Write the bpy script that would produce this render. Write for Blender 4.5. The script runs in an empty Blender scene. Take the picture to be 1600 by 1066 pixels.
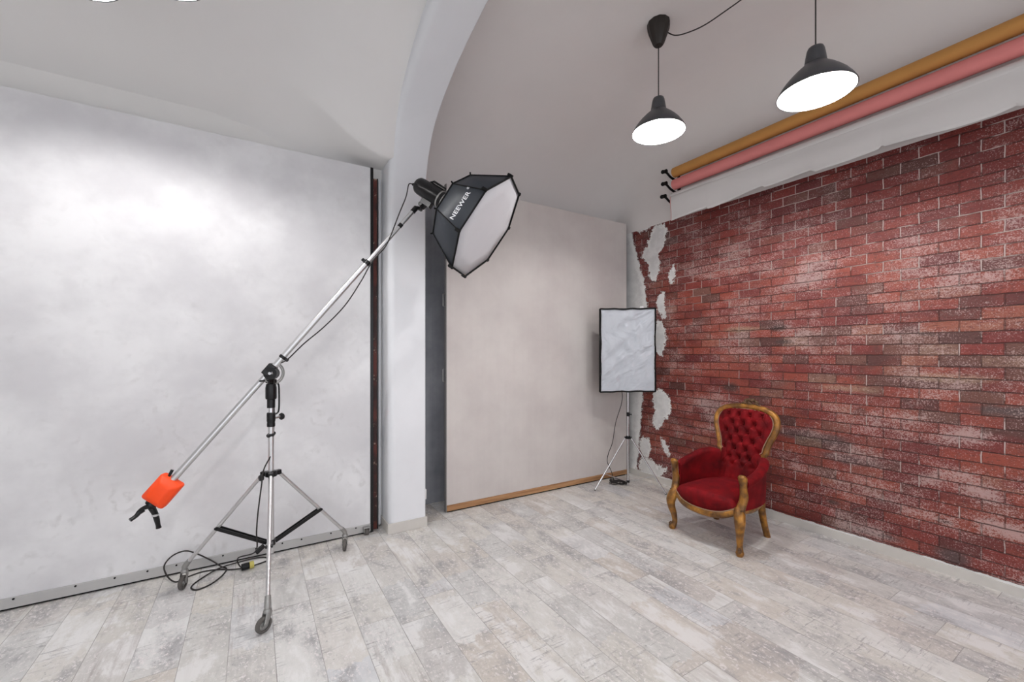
import bpy, math, random
import numpy as np
from mathutils import Vector, Matrix
random.seed(4)
rng = np.random.default_rng(7)
S = bpy.context.scene
COL = S.collection
PI = math.pi

# ------------------------------------------------------------------ camera, world, exposure
cam = bpy.data.cameras.new('camera')
cam.sensor_width = 36.0
cam.lens = 14.85
cam.shift_y = 19.0 / 1600.0
cam.clip_start = 0.02
co = bpy.data.objects.new('camera', cam)
COL.objects.link(co)
co.location = (0, 0, 1.5)
co.rotation_euler = (PI / 2, 0, -math.atan2(0.5230, 0.8523))
S.camera = co

world = bpy.data.worlds.new('world')
S.world = world
world.use_nodes = True
bg = world.node_tree.nodes['Background']
bg.inputs[0].default_value = (0.93, 0.95, 1.0, 1)
bg.inputs[1].default_value = 1.45
S.view_settings.view_transform = 'Standard'
S.view_settings.look = 'None'
S.view_settings.gamma = 1.0
S.view_settings.use_curve_mapping = False
S.view_settings.exposure = 0.24
LAMP_L = 1050.0          # radiance of each bulb


# ------------------------------------------------------------------ mesh helpers
class MB:
    def __init__(s):
        s.v = []; s.f = []; s.uv = None

    def add(s, vs, fs):
        n = len(s.v)
        s.v += [tuple(map(float, p)) for p in vs]
        s.f += [tuple(i + n for i in f) for f in fs]
        return s

    def box(s, a, b):
        (x0, y0, z0), (x1, y1, z1) = a, b
        vs = [(x0, y0, z0), (x1, y0, z0), (x1, y1, z0), (x0, y1, z0), (x0, y0, z1), (x1, y0, z1), (x1, y1, z1), (x0, y1, z1)]
        return s.add(vs, [(3, 2, 1, 0), (4, 5, 6, 7), (0, 1, 5, 4), (1, 2, 6, 5), (2, 3, 7, 6), (3, 0, 4, 7)])

    def obox(s, c, ax, ay, az, hx, hy, hz, taper=1.0):
        c, ax, ay, az = Vector(c), Vector(ax).normalized(), Vector(ay).normalized(), Vector(az).normalized()
        vs = []
        for k in (-1, 1):
            t = taper if k > 0 else 1.0
            for i, j in ((-1, -1), (1, -1), (1, 1), (-1, 1)):
                vs.append(c + ax * i * hx * t + ay * j * hy * t + az * k * hz)
        return s.add(vs, [(3, 2, 1, 0), (4, 5, 6, 7), (0, 1, 5, 4), (1, 2, 6, 5), (2, 3, 7, 6), (3, 0, 4, 7)])

    def tube(s, pts, r, n=10, cap=True, closed=False, flat=1.0, up=None):
        """swept tube; r a number or a list; flat squashes along the second frame axis"""
        P = [Vector(p) for p in pts]
        m = len(P)
        R = list(r) if hasattr(r, '__len__') else [r] * m
        T = []
        for i in range(m):
            if closed:
                t = P[(i + 1) % m] - P[(i - 1) % m]
            else:
                t = P[min(i + 1, m - 1)] - P[max(i - 1, 0)]
            if t.length < 1e-9: t = Vector((0, 0, 1))
            T.append(t.normalized())
        if up is None:
            up = Vector((0, 0, 1)) if abs(T[0].z) < 0.9 else Vector((1, 0, 0))
        N = (Vector(up) - T[0] * T[0].dot(Vector(up))).normalized()
        vs = []
        for i in range(m):
            if i:
                N = N - T[i] * T[i].dot(N)
                N = N.normalized() if N.length > 1e-6 else T[i].orthogonal().normalized()
            B = T[i].cross(N)
            for k in range(n):
                a = 2 * PI * k / n
                vs.append(P[i] + N * (math.cos(a) * R[i]) + B * (math.sin(a) * R[i] * flat))
        fs = []
        for i in range(m if closed else m - 1):
            i2 = (i + 1) % m
            for k in range(n):
                k2 = (k + 1) % n
                fs.append((i * n + k, i * n + k2, i2 * n + k2, i2 * n + k))
        if cap and not closed:
            fs.append(tuple(range(n - 1, -1, -1)))
            fs.append(tuple((m - 1) * n + k for k in range(n)))
        return s.add(vs, fs)

    def cyl(s, a, b, r, n=20, r2=None):
        return s.tube([a, b], [r, r if r2 is None else r2], n)

    def lathe(s, prof, c=(0, 0, 0), axis=(0, 0, 1), n=40, capb=False, capt=False):
        """prof: list of (radius, height along axis)"""
        A = Vector(axis).normalized(); X = A.orthogonal().normalized(); Y = A.cross(X); c = Vector(c)
        vs = []
        for r, h in prof:
            for k in range(n):
                a = 2 * PI * k / n
                vs.append(c + A * h + X * (r * math.cos(a)) + Y * (r * math.sin(a)))
        fs = []
        for i in range(len(prof) - 1):
            for k in range(n):
                k2 = (k + 1) % n
                fs.append((i * n + k, i * n + k2, (i + 1) * n + k2, (i + 1) * n + k))
        if capb: fs.append(tuple(range(n - 1, -1, -1)))
        if capt: fs.append(tuple((len(prof) - 1) * n + k for k in range(n)))
        return s.add(vs, fs)

    def sphere(s, c, r, n=16, m=10, sc=(1, 1, 1)):
        vs = [(c[0], c[1], c[2] - r * sc[2])]
        for i in range(1, m):
            p = -PI / 2 + PI * i / m
            for k in range(n):
                a = 2 * PI * k / n
                vs.append((c[0] + r * sc[0] * math.cos(p) * math.cos(a), c[1] + r * sc[1] * math.cos(p) * math.sin(a), c[2] + r * sc[2] * math.sin(p)))
        vs.append((c[0], c[1], c[2] + r * sc[2]))
        fs = [(0, 1 + (k + 1) % n, 1 + k) for k in range(n)]
        for i in range(m - 2):
            for k in range(n):
                a = 1 + i * n
                fs.append((a + k, a + (k + 1) % n, a + n + (k + 1) % n, a + n + k))
        t = len(vs) - 1
        fs += [(1 + (m - 2) * n + k, 1 + (m - 2) * n + (k + 1) % n, t) for k in range(n)]
        return s.add(vs, fs)

    def torus(s, c, axis, R, r, n=36, m=10, a0=0, a1=2 * PI):
        A = Vector(axis).normalized(); X = A.orthogonal().normalized(); Y = A.cross(X); c = Vector(c)
        full = abs(a1 - a0 - 2 * PI) < 1e-6
        pts = [c + X * R * math.cos(a0 + (a1 - a0) * k / n) + Y * R * math.sin(a0 + (a1 - a0) * k / n) for k in range(n + (0 if full else 1))]
        return s.tube(pts, r, m, closed=full, up=A)

    def grid(s, fn, nu, nv, flip=False):
        vs = [fn(i / (nu - 1), j / (nv - 1)) for j in range(nv) for i in range(nu)]
        fs = []
        for j in range(nv - 1):
            for i in range(nu - 1):
                q = (j * nu + i, j * nu + i + 1, (j + 1) * nu + i + 1, (j + 1) * nu + i)
                fs.append(q[::-1] if flip else q)
        return s.add(vs, fs)

    def build(s, name, m, parent=None, bevel=0.0, smooth=35, seg=2, solid=0.0, sub=0, recalc=True):
        off = Vector((0, 0, 0))
        p = parent
        local = False
        while p is not None:
            if p.get('_loc'): local = True
            off += p.location
            p = p.parent
        me = bpy.data.meshes.new(name)
        vs = s.v if local else [(x - off.x, y - off.y, z - off.z) for x, y, z in s.v]
        me.from_pydata(vs, [], s.f)
        if recalc:
            import bmesh
            bm = bmesh.new(); bm.from_mesh(me)
            bmesh.ops.recalc_face_normals(bm, faces=bm.faces)
            bm.to_mesh(me); bm.free()
        me.materials.append(m)
        o = bpy.data.objects.new(name, me)
        COL.objects.link(o)
        o.parent = parent
        if smooth:
            for q in me.polygons: q.use_smooth = True
            if smooth < 180: me.set_sharp_from_angle(angle=math.radians(smooth))
        if bevel:
            b = o.modifiers.new('bevel', 'BEVEL'); b.width = bevel; b.segments = seg; b.limit_method = 'ANGLE'; b.angle_limit = math.radians(40)
        if solid:
            b = o.modifiers.new('solid', 'SOLIDIFY'); b.thickness = solid; b.offset = 0
        if sub:
            b = o.modifiers.new('sub', 'SUBSURF'); b.levels = sub; b.render_levels = sub
        return o


def thing(name, label, cat, loc, rotz=0.0, group=None, local=False):
    o = bpy.data.objects.new(name, None)
    o.empty_display_size = 0.1
    COL.objects.link(o)
    o.location = loc; o.rotation_euler = (0, 0, rotz)
    o['label'] = label; o['category'] = cat
    if group: o['group'] = group
    if local: o['_loc'] = 1
    return o


def tag(o, label, cat, group=None):
    o['label'] = label; o['category'] = cat
    if group: o['group'] = group
    return o


def struct(o):
    o['kind'] = 'structure'
    return o


def smooth_path(pts, n=8, closed=False):
    """Catmull-Rom through the points"""
    P = [np.array(p, float) for p in pts]
    m = len(P); out = []
    rngk = range(m) if closed else range(m - 1)
    for i in rngk:
        if closed:
            p0, p1, p2, p3 = P[(i - 1) % m], P[i], P[(i + 1) % m], P[(i + 2) % m]
        else:
            p0, p1, p2, p3 = P[max(i - 1, 0)], P[i], P[i + 1], P[min(i + 2, m - 1)]
        for k in range(n):
            t = k / n
            out.append(0.5 * ((2 * p1) + (-p0 + p2) * t + (2 * p0 - 5 * p1 + 4 * p2 - p3) * t * t + (-p0 + 3 * p1 - 3 * p2 + p3) * t ** 3))
    if not closed: out.append(P[-1])
    return out


# ------------------------------------------------------------------ node helpers
class NT:
    def __init__(s, name, rough=0.5, metal=0.0, color=(0.8, 0.8, 0.8), spec=0.5):
        s.m = bpy.data.materials.new(name); s.m.use_nodes = True
        s.t = s.m.node_tree; s.n = s.t.nodes; s.l = s.t.links
        s.b = s.n['Principled BSDF']
        s.b.inputs['Roughness'].default_value = rough
        s.b.inputs['Metallic'].default_value = metal
        s.b.inputs['Base Color'].default_value = (*color, 1)
        s.b.inputs['Specular IOR Level'].default_value = spec

    def put(s, inp, v):
        if isinstance(v, bpy.types.NodeSocket): s.l.new(v, inp)
        elif isinstance(v, (tuple, list)) and len(v) == 3 and inp.type == 'RGBA': inp.default_value = (*v, 1)
        else: inp.default_value = v

    def math(s, op, a, b=0.0, c=0.0, clamp=False):
        n = s.n.new('ShaderNodeMath'); n.operation = op; n.use_clamp = clamp
        s.put(n.inputs[0], a); s.put(n.inputs[1], b)
        if op in ('MULTIPLY_ADD', 'SMOOTH_MIN', 'COMPARE', 'WRAP'): s.put(n.inputs[2], c)
        return n.outputs[0]

    def pos(s):
        if not hasattr(s, '_p'): s._p = s.n.new('ShaderNodeNewGeometry').outputs['Position']
        return s._p

    def obj(s): return s.n.new('ShaderNodeTexCoord').outputs['Object']

    def xyz(s, v):
        n = s.n.new('ShaderNodeSeparateXYZ'); s.put(n.inputs[0], v); return n.outputs

    def vec(s, x, y, z=0.0):
        n = s.n.new('ShaderNodeCombineXYZ')
        s.put(n.inputs[0], x); s.put(n.inputs[1], y); s.put(n.inputs[2], z); return n.outputs[0]

    def noise(s, v, scale, detail=3.0, rough=0.5, dist=0.0, col=False):
        n = s.n.new('ShaderNodeTexNoise'); s.put(n.inputs['Vector'], v)
        n.inputs['Scale'].default_value = scale; n.inputs['Detail'].default_value = detail
        n.inputs['Roughness'].default_value = rough; n.inputs['Distortion'].default_value = dist
        return n.outputs['Color' if col else 'Fac']

    def white(s, v, col=False):
        n = s.n.new('ShaderNodeTexWhiteNoise'); n.noise_dimensions = '3D'; s.put(n.inputs['Vector'], v)
        return n.outputs['Color' if col else 'Value']

    def ramp(s, f, stops, interp='LINEAR'):
        n = s.n.new('ShaderNodeValToRGB'); s.put(n.inputs[0], f); n.color_ramp.interpolation = interp
        e = n.color_ramp.elements
        while len(e) < len(stops): e.new(0.5)
        for k, (p, c) in enumerate(stops):
            e[k].position = p
            e[k].color = (*c, 1) if isinstance(c, (tuple, list)) else (c, c, c, 1)
        return n.outputs[0]

    def step(s, f, lo, hi):
        n = s.n.new('ShaderNodeMapRange'); n.interpolation_type = 'SMOOTHSTEP'
        s.put(n.inputs[0], f); n.inputs[1].default_value = lo; n.inputs[2].default_value = hi
        return n.outputs[0]

    def mix(s, f, a, b, mode='MIX'):
        n = s.n.new('ShaderNodeMix'); n.data_type = 'RGBA'; n.blend_type = mode
        s.put(n.inputs[0], f); s.put(n.inputs[6], a); s.put(n.inputs[7], b)
        return n.outputs[2]

    def bump(s, h, strength=0.3, dist=0.01):
        n = s.n.new('ShaderNodeBump'); n.inputs['Strength'].default_value = strength; n.inputs['Distance'].default_value = dist
        s.put(n.inputs['Height'], h); s.l.new(n.outputs[0], s.b.inputs['Normal'])

    def color(s, v): s.put(s.b.inputs['Base Color'], v)
    def rough(s, v): s.put(s.b.inputs['Roughness'], v)


def simple(name, color, rough=0.5, metal=0.0, var=0.06, scale=40, bump=0.0, spec=0.5):
    t = NT(name, rough, metal, color, spec)
    v = t.obj()
    f = t.noise(v, scale, 3)
    t.color(t.mix(f, tuple(c * (1 - var) for c in color), tuple(min(1, c * (1 + var)) for c in color)))
    if bump: t.bump(t.noise(v, scale * 4, 2), bump, 0.002)
    return t.m


M = {}
M['black'] = simple('black_plastic', (0.006, 0.006, 0.007), 0.28, spec=0.35)
M['matt_black'] = simple('matt_black', (0.006, 0.006, 0.006), 0.7, spec=0.2)
M['chrome'] = simple('brushed_steel', (0.64, 0.64, 0.66), 0.25, 1.0, 0.04, 20)
M['alu'] = simple('satin_aluminium', (0.66, 0.66, 0.67), 0.34, 1.0, 0.04, 20)
M['zinc'] = simple('dull_zinc', (0.36, 0.36, 0.35), 0.5, 0.8)
M['rubber'] = simple('grey_rubber', (0.10, 0.092, 0.085), 0.75)
M['orange'] = simple('orange_paint', (0.95, 0.068, 0.001), 0.5, 0, 0.03)
M['diffuser'] = simple('white_diffuser_cloth', (0.66, 0.66, 0.69), 0.8, 0, 0.02, 12)
M['oct_shell'] = simple('dark_slate_nylon', (0.026, 0.032, 0.042), 0.42, 0, 0.2, 9)
M['white_print'] = simple('white_print', (0.85, 0.86, 0.88), 0.6)
M['shade'] = simple('dark_grey_enamel', (0.055, 0.058, 0.065), 0.35)
M['shade_in'] = simple('white_enamel', (0.86, 0.87, 0.88), 0.4)
M['canopy'] = simple('dark_brown_plastic', (0.018, 0.013, 0.010), 0.5)
M['cord'] = simple('black_cord', (0.014, 0.011, 0.010), 0.6)
M['yellow'] = simple('pale_yellow_tape', (0.62, 0.55, 0.14), 0.5)
M['socket_white'] = simple('white_plastic', (0.78, 0.78, 0.78), 0.35)
M['skirt'] = simple('cream_skirting', (0.60, 0.575, 0.54), 0.55, 0, 0.07, 14, 0.1)
M['strip_wood'] = None


def plaster(name, c1, c2, sc=1.2, bump=0.12, rough=0.85):
    t = NT(name, rough)
    p = t.pos()
    f = t.noise(p, sc, 5, 0.6)
    t.color(t.mix(t.step(f, 0.35, 0.65), c1, c2))
    t.bump(t.noise(p, 9, 4), bump, 0.01)
    return t.m


M['plaster'] = plaster('white_plaster', (0.76, 0.75, 0.735), (0.80, 0.79, 0.775))
M['pillar'] = plaster('white_painted_pillar', (0.76, 0.77, 0.80), (0.80, 0.81, 0.84), 1.0, 0.06)
M['ceil_alcove'] = plaster('warm_grey_ceiling_plaster', (0.75, 0.715, 0.70), (0.79, 0.755, 0.74), 0.9, 0.10)
M['ceil_main'] = plaster('pale_ceiling_plaster', (0.79, 0.778, 0.77), (0.82, 0.81, 0.80), 0.8, 0.10)


def concrete():
    t = NT('grey_concrete', 0.8)
    p = t.pos()
    a = t.noise(p, 2.2, 6, 0.65)
    x, y, z = t.xyz(p)
    st = t.noise(t.vec(t.math('MULTIPLY', x, 9), 0.0, t.math('MULTIPLY', z, 0.7)), 1.0, 4)
    f = t.math('ADD', t.math('MULTIPLY', a, 0.6), t.math('MULTIPLY', st, 0.4))
    t.color(t.ramp(f, [(0.3, (0.20, 0.21, 0.235)), (0.5, (0.31, 0.32, 0.35)), (0.7, (0.44, 0.45, 0.48))]))
    t.bump(a, 0.3, 0.01)
    return t.m


def backdrop_white():
    t = NT('cloudy_white_backdrop', 0.72)
    p = t.pos()
    x, y, z = t.xyz(p)
    q = t.vec(x, z, 0.0)
    cloud = t.noise(q, 1.6, 5, 0.55)
    cl2 = t.noise(q, 4.5, 4, 0.6)
    base = t.mix(t.step(cloud, 0.35, 0.65), (0.62, 0.615, 0.635), (0.76, 0.76, 0.775))
    base = t.mix(t.math('MULTIPLY', t.step(cl2, 0.5, 0.75), 0.35), base, (0.57, 0.565, 0.58))
    # faint damask ornament: rings and curls repeated on a lattice, worn away in places
    qx = t.math('ADD', x, t.math('MULTIPLY', t.noise(q, 5, 3), 0.22))
    qz = t.math('ADD', z, t.math('MULTIPLY', t.noise(t.vec(z, x), 5, 3), 0.22))
    cx = t.math('SUBTRACT', t.math('FRACT', t.math('MULTIPLY', qx, 2.6)), 0.5)
    cz = t.math('SUBTRACT', t.math('FRACT', t.math('MULTIPLY', qz, 2.2)), 0.5)
    r = t.math('SQRT', t.math('ADD', t.math('MULTIPLY', cx, cx), t.math('MULTIPLY', cz, cz)))
    ring = t.math('SINE', t.math('MULTIPLY', r, 34))
    ring = t.step(ring, -0.4, 1.0)
    wear = t.math('MULTIPLY', t.step(t.noise(q, 3.1, 4, 0.65), 0.44, 0.66), t.step(t.noise(q, 13, 3, 0.6), 0.40, 0.66))
    fade = t.step(z, 2.5, 0.7)
    g = t.math('MULTIPLY', t.math('MULTIPLY', ring, wear), t.math('MULTIPLY_ADD', fade, 0.34, 0.12))
    base = t.mix(g, base, (0.47, 0.46, 0.46))
    t.color(base)
    t.bump(cl2, 0.05, 0.004)
    return t.m


def backdrop_beige():
    t = NT('pale_greige_backdrop', 0.78)
    p = t.pos()
    x, y, z = t.xyz(p)
    f = t.noise(t.vec(x, z), 1.5, 5, 0.6)
    s2 = t.noise(t.vec(t.math('MULTIPLY', x, 22), t.math('MULTIPLY', z, 0.8)), 1.0, 3)
    g = t.math('ADD', t.math('MULTIPLY', f, 0.90), t.math('MULTIPLY', s2, 0.10))
    t.color(t.ramp(g, [(0.35, (0.56, 0.515, 0.50)), (0.6, (0.64, 0.60, 0.575))]))
    t.bump(t.noise(t.vec(t.math('MULTIPLY', x, 60), t.math('MULTIPLY', z, 60)), 1.0, 2), 0.05, 0.002)
    return t.m


def brown_brick_print():
    t = NT('brown_red_worn_panel', 0.6)
    p = t.pos()
    f = t.noise(p, 14, 5, 0.7)
    g = t.noise(p, 5, 3)
    c = t.mix(t.step(g, 0.4, 0.6), (0.035, 0.008, 0.006), (0.12, 0.022, 0.014))
    t.color(t.mix(t.step(f, 0.60, 0.68), c, (0.42, 0.28, 0.22)))
    return t.m


def strip_wood():
    t = NT('pine_strip', 0.55)
    x, y, z = t.xyz(t.pos())
    g = t.noise(t.vec(t.math('MULTIPLY', x, 2.0), t.math('MULTIPLY', y, 2), t.math('MULTIPLY', z, 45)), 1.0, 5, 0.65, 0.4)
    t.color(t.ramp(g, [(0.3, (0.24, 0.115, 0.045)), (0.5, (0.40, 0.21, 0.095)), (0.7, (0.50, 0.29, 0.14))]))
    t.bump(g, 0.15, 0.003)
    return t.m


def floor_mat():
    t = NT('whitewashed_plank_laminate', 0.42)
    x, y, z = t.xyz(t.pos())
    W, L = 0.2, 1.28
    rowf = t.math('DIVIDE', t.math('ADD', x, 0.105), W)
    row = t.math('FLOOR', rowf)
    fx = t.math('FRACT', rowf)
    off = t.white(t.vec(row, 3.3, 1.7))
    colf = t.math('ADD', t.math('DIVIDE', y, L), t.math('MULTIPLY', off, 1.0))
    coli = t.math('FLOOR', colf)
    fy = t.math('FRACT', colf)
    idv = t.vec(row, coli, 0.5)
    r1 = t.white(idv)
    r2 = t.white(t.vec(coli, row, 9.5))
    sx = t.math('MULTIPLY', r2, 37.0)
    # plank local vectors, each plank with its own piece of pattern
    stretch = t.vec(t.math('ADD', t.math('MULTIPLY', x, 26), sx), t.math('ADD', t.math('MULTIPLY', y, 1.6), sx), sx)
    cloudv = t.vec(t.math('ADD', t.math('MULTIPLY', x, 5.0), sx), t.math('ADD', t.math('MULTIPLY', y, 2.4), sx), sx)
    crossv = t.vec(t.math('ADD', t.math('MULTIPLY', x, 7), sx), t.math('ADD', t.math('MULTIPLY', y, 75), sx), sx)
    grain = t.noise(stretch, 1.0, 8, 0.70, 0.3)
    cloud = t.noise(cloudv, 1.0, 9, 0.72, 0.2)
    cross = t.noise(crossv, 1.0, 4, 0.7)
    base = t.ramp(r1, [(0.0, (0.72, 0.69, 0.64)), (0.22, (0.60, 0.575, 0.54)), (0.38, (0.74, 0.74, 0.75)), (0.55, (0.70, 0.655, 0.60)), (0.72, (0.78, 0.78, 0.78)), (0.88, (0.60, 0.60, 0.60)), (1.0, (0.72, 0.69, 0.65))])
    pf = t.math('ADD', t.math('DIVIDE', t.math('ADD', y, t.math('MULTIPLY', t.noise(t.vec(t.math('MULTIPLY', x, 6), t.math('MULTIPLY', y, 3), sx), 1.0, 4, 0.7), 0.30)), 0.40), t.math('MULTIPLY', r2, 7.3))
    pr = t.white(t.vec(t.math('FLOOR', pf), row, 21.0))
    pcol = t.ramp(pr, [(0.0, (0.80, 0.80, 0.80)), (0.25, (0.68, 0.65, 0.60)), (0.45, (0.60, 0.60, 0.60)), (0.62, (0.74, 0.70, 0.65)), (0.80, (0.55, 0.49, 0.44)), (1.0, (0.66, 0.68, 0.72))])
    base = t.mix(0.66, base, pcol)
    base = t.mix(1.0, base, (0.96, 0.965, 0.95), 'MULTIPLY')
    c = t.mix(t.math('MULTIPLY', t.step(cloud, 0.48, 0.70), 0.95), base, (0.33, 0.325, 0.335))
    c = t.mix(t.math('MULTIPLY', t.step(cloud, 0.48, 0.38), 0.75), c, (0.84, 0.835, 0.83))
    # taupe grain streaks running along the plank, only on some planks
    gsel = t.step(r2, 0.60, 0.85)
    gs = t.math('MULTIPLY', t.step(grain, 0.49, 0.66), t.math('MULTIPLY_ADD', gsel, 0.50, 0.10))
    c = t.mix(gs, c, (0.40, 0.36, 0.345))
    # cross scratches with a dark blue grey crackle
    patch = t.step(t.noise(t.vec(t.math('MULTIPLY', x, 4), t.math('MULTIPLY', y, 3), sx), 1.0, 3), 0.44, 0.58)
    cr = t.math('MULTIPLY', t.step(cross, 0.55, 0.66), patch)
    c = t.mix(t.math('MULTIPLY', cr, 0.7), c, (0.30, 0.285, 0.29))
    fine = t.noise(t.vec(t.math('MULTIPLY', x, 60), t.math('MULTIPLY', y, 38), sx), 1.0, 3, 0.8)
    wh = t.math('MULTIPLY', t.step(fine, 0.54, 0.62), t.step(cloud, 0.40, 0.56))
    c = t.mix(t.math('MULTIPLY', wh, 0.75), c, (0.86, 0.815, 0.81))
    dk = t.math('MULTIPLY', t.step(fine, 0.40, 0.31), t.math('MULTIPLY', patch, 0.65))
    c = t.mix(dk, c, (0.26, 0.26, 0.275))
    # fine joints
    ex = t.math('MINIMUM', fx, t.math('SUBTRACT', 1.0, fx))
    ey = t.math('MINIMUM', fy, t.math('SUBTRACT', 1.0, fy))
    jx = t.step(ex, 0.012, 0.004)
    jy = t.step(ey, 0.0018, 0.0006)
    j = t.math('MAXIMUM', jx, jy)
    c = t.mix(t.math('MULTIPLY', j, t.math('MULTIPLY_ADD', t.noise(t.vec(x, y, 4.0), 3.0, 2), 1.4, 0.0, clamp=True)), c, (0.24, 0.22, 0.21))
    t.color(c)
    t.rough(t.math('MULTIPLY_ADD', cloud, 0.2, 0.34))
    t.bump(t.math('SUBTRACT', t.math('MULTIPLY', fine, 0.15), j), 0.25, 0.002)
    return t.m


def brick_mat():
    t = NT('worn_red_brick_wall', 0.62)
    x, y, z = t.xyz(t.pos())
    W, Hh = 0.2, 0.0776
    wob = t.math('MULTIPLY', t.math('SUBTRACT', t.noise(t.vec(y, z), 11, 3), 0.5), 0.010)
    wob2 = t.math('MULTIPLY', t.math('SUBTRACT', t.noise(t.vec(z, y), 13, 3), 0.5), 0.010)
    zz = t.math('ADD', t.math('DIVIDE', t.math('SUBTRACT', t.math('ADD', z, wob), 2.96), Hh), 40.0)
    rowi = t.math('FLOOR', zz); fz = t.math('FRACT', zz)
    par = t.math('MODULO', rowi, 2.0)
    yy = t.math('ADD', t.math('DIVIDE', t.math('SUBTRACT', t.math('ADD', y, wob2), 0.6414), W), t.math('MULTIPLY_ADD', t.math('SUBTRACT', 1.0, par), 0.5, 40.0))
    coli = t.math('FLOOR', yy); fy = t.math('FRACT', yy)
    rnd = t.white(t.vec(rowi, coli, 0.3)); rnd2 = t.white(t.vec(coli, rowi, 5.1)); rnd3 = t.white(t.vec(coli, rowi, 15.7))
    q = t.vec(y, z, 0.0)
    big = t.noise(q, 1.1, 3, 0.55)
    mid = t.noise(t.vec(t.math('ADD', y, 9.0), z, 3.0), 3.2, 4, 0.6)
    fine = t.noise(q, 55, 4, 0.75)
    fine2 = t.noise(t.vec(t.math('MULTIPLY', y, 30), t.math('MULTIPLY', z, 75), 2.0), 1.0, 4, 0.75)
    def blob(cy, cz, ry, rz, k=1.0):
        a = t.math('MULTIPLY', t.math('ADD', y, -cy), 1 / ry); b = t.math('MULTIPLY', t.math('ADD', z, -cz), 1 / rz)
        d = t.math('SQRT', t.math('ADD', t.math('MULTIPLY', a, a), t.math('MULTIPLY', b, b)))
        d = t.math('ADD', d, t.math('MULTIPLY', t.math('SUBTRACT', mid, 0.5), 1.6))
        return t.math('MULTIPLY', t.step(d, 1.25, 0.35), k)

    def union(*bs):
        o = bs[0]
        for b in bs[1:]: o = t.math('MAXIMUM', o, b)
        return o
    red = t.ramp(rnd, [(0.0, (0.125, 0.014, 0.014)), (0.3, (0.18, 0.022, 0.018)), (0.6, (0.235, 0.034, 0.025)), (0.85, (0.145, 0.017, 0.016)), (1.0, (0.27, 0.050, 0.032))])
    band = t.math('MULTIPLY', t.step(z, 0.0, 0.4), t.step(z, 2.75, 2.0))
    soft = t.noise(t.vec(t.math('MULTIPLY', y, 2.2), t.math('MULTIPLY', z, 6.5), 11.0), 1.0, 4, 0.65)
    og = t.math('MULTIPLY', t.math('MULTIPLY', t.step(t.math('ADD', soft, t.math('MULTIPLY', rnd3, 0.25)), 0.50, 0.80), band), 0.75)
    c = t.mix(og, red, (0.33, 0.070, 0.038))
    # browned and sooted areas, brick by brick
    bsel = t.math('ADD', t.math('MULTIPLY', rnd2, 0.66), t.math('MULTIPLY', t.math('SUBTRACT', big, 0.5), 0.9))
    bsel = t.math('ADD', bsel, union(blob(0.95, 1.42, 0.75, 0.33, 0.40), blob(1.55, 0.62, 0.55, 0.25, 0.32), blob(2.1, 1.62, 0.6, 0.14, 0.30), blob(2.7, 2.1, 0.22, 0.10, 0.45), blob(0.5, 1.1, 0.5, 0.12, 0.35)))
    bsel = t.math('ADD', bsel, t.math('MULTIPLY', t.math('SUBTRACT', fine2, 0.5), 0.5))
    brown = t.mix(rnd3, (0.065, 0.024, 0.021), (0.165, 0.080, 0.058))
    c = t.mix(t.math('MULTIPLY', t.step(bsel, 0.52, 0.72), 0.85), c, brown)
    greym = union(blob(1.68, 0.80, 0.32, 0.05, 1.0), blob(1.48, 0.66, 0.24, 0.045, 1.0), blob(1.33, 0.13, 0.22, 0.035, 1.0), blob(0.86, 0.13, 0.10, 0.05, 0.9), blob(0.60, 1.14, 0.22, 0.04, 0.9))
    c = t.mix(t.math('MULTIPLY', greym, t.math('MULTIPLY_ADD', rnd, 0.25, 0.72)), c, (0.085, 0.062, 0.062))
    tansel = t.math('MULTIPLY', t.step(t.white(t.vec(rowi, coli, 33.0)), 0.90, 0.96), t.math('MULTIPLY', band, t.step(soft, 0.35, 0.55)))
    tan2 = union(blob(2.32, 1.73, 0.20, 0.030, 1.0), blob(0.95, 1.33, 0.25, 0.035, 0.8), blob(1.5, 1.22, 0.22, 0.03, 0.8))
    c = t.mix(t.math('MULTIPLY', t.math('MAXIMUM', t.math('MULTIPLY', tansel, 0.30), t.math('MULTIPLY', tan2, 0.75)), t.step(fine2, 0.30, 0.55)), c, (0.40, 0.29, 0.19))
    c = t.mix(t.math('MULTIPLY', t.step(fine2, 0.50, 0.32), 0.75), c, (0.055, 0.011, 0.009))
    # dark soot blotches
    soot = t.step(t.noise(t.vec(t.math('MULTIPLY', y, 3.4), t.math('MULTIPLY', z, 9), 8.0), 1.0, 3), 0.66, 0.72)
    spots = union(blob(1.97, 1.72, 0.09, 0.03), blob(1.92, 1.60, 0.09, 0.025), blob(1.57, 0.29, 0.07, 0.03), blob(0.91, 0.35, 0.05, 0.02), blob(2.43, 1.16, 0.10, 0.05))
    c = t.mix(t.math('MAXIMUM', t.math('MULTIPLY', soot, 0.55), t.math('MULTIPLY', spots, 0.8)), c, (0.035, 0.022, 0.020))
    # lime bloom and two painted lamp highlights: dense white specks inside large soft patches
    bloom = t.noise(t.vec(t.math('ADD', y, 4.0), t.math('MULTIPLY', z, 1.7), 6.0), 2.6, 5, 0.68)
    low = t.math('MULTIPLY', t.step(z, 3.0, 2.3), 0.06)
    bloom_highlight = t.math('ADD', t.math('ADD', t.math('MULTIPLY', bloom, 1.25), low), -0.745)
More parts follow.
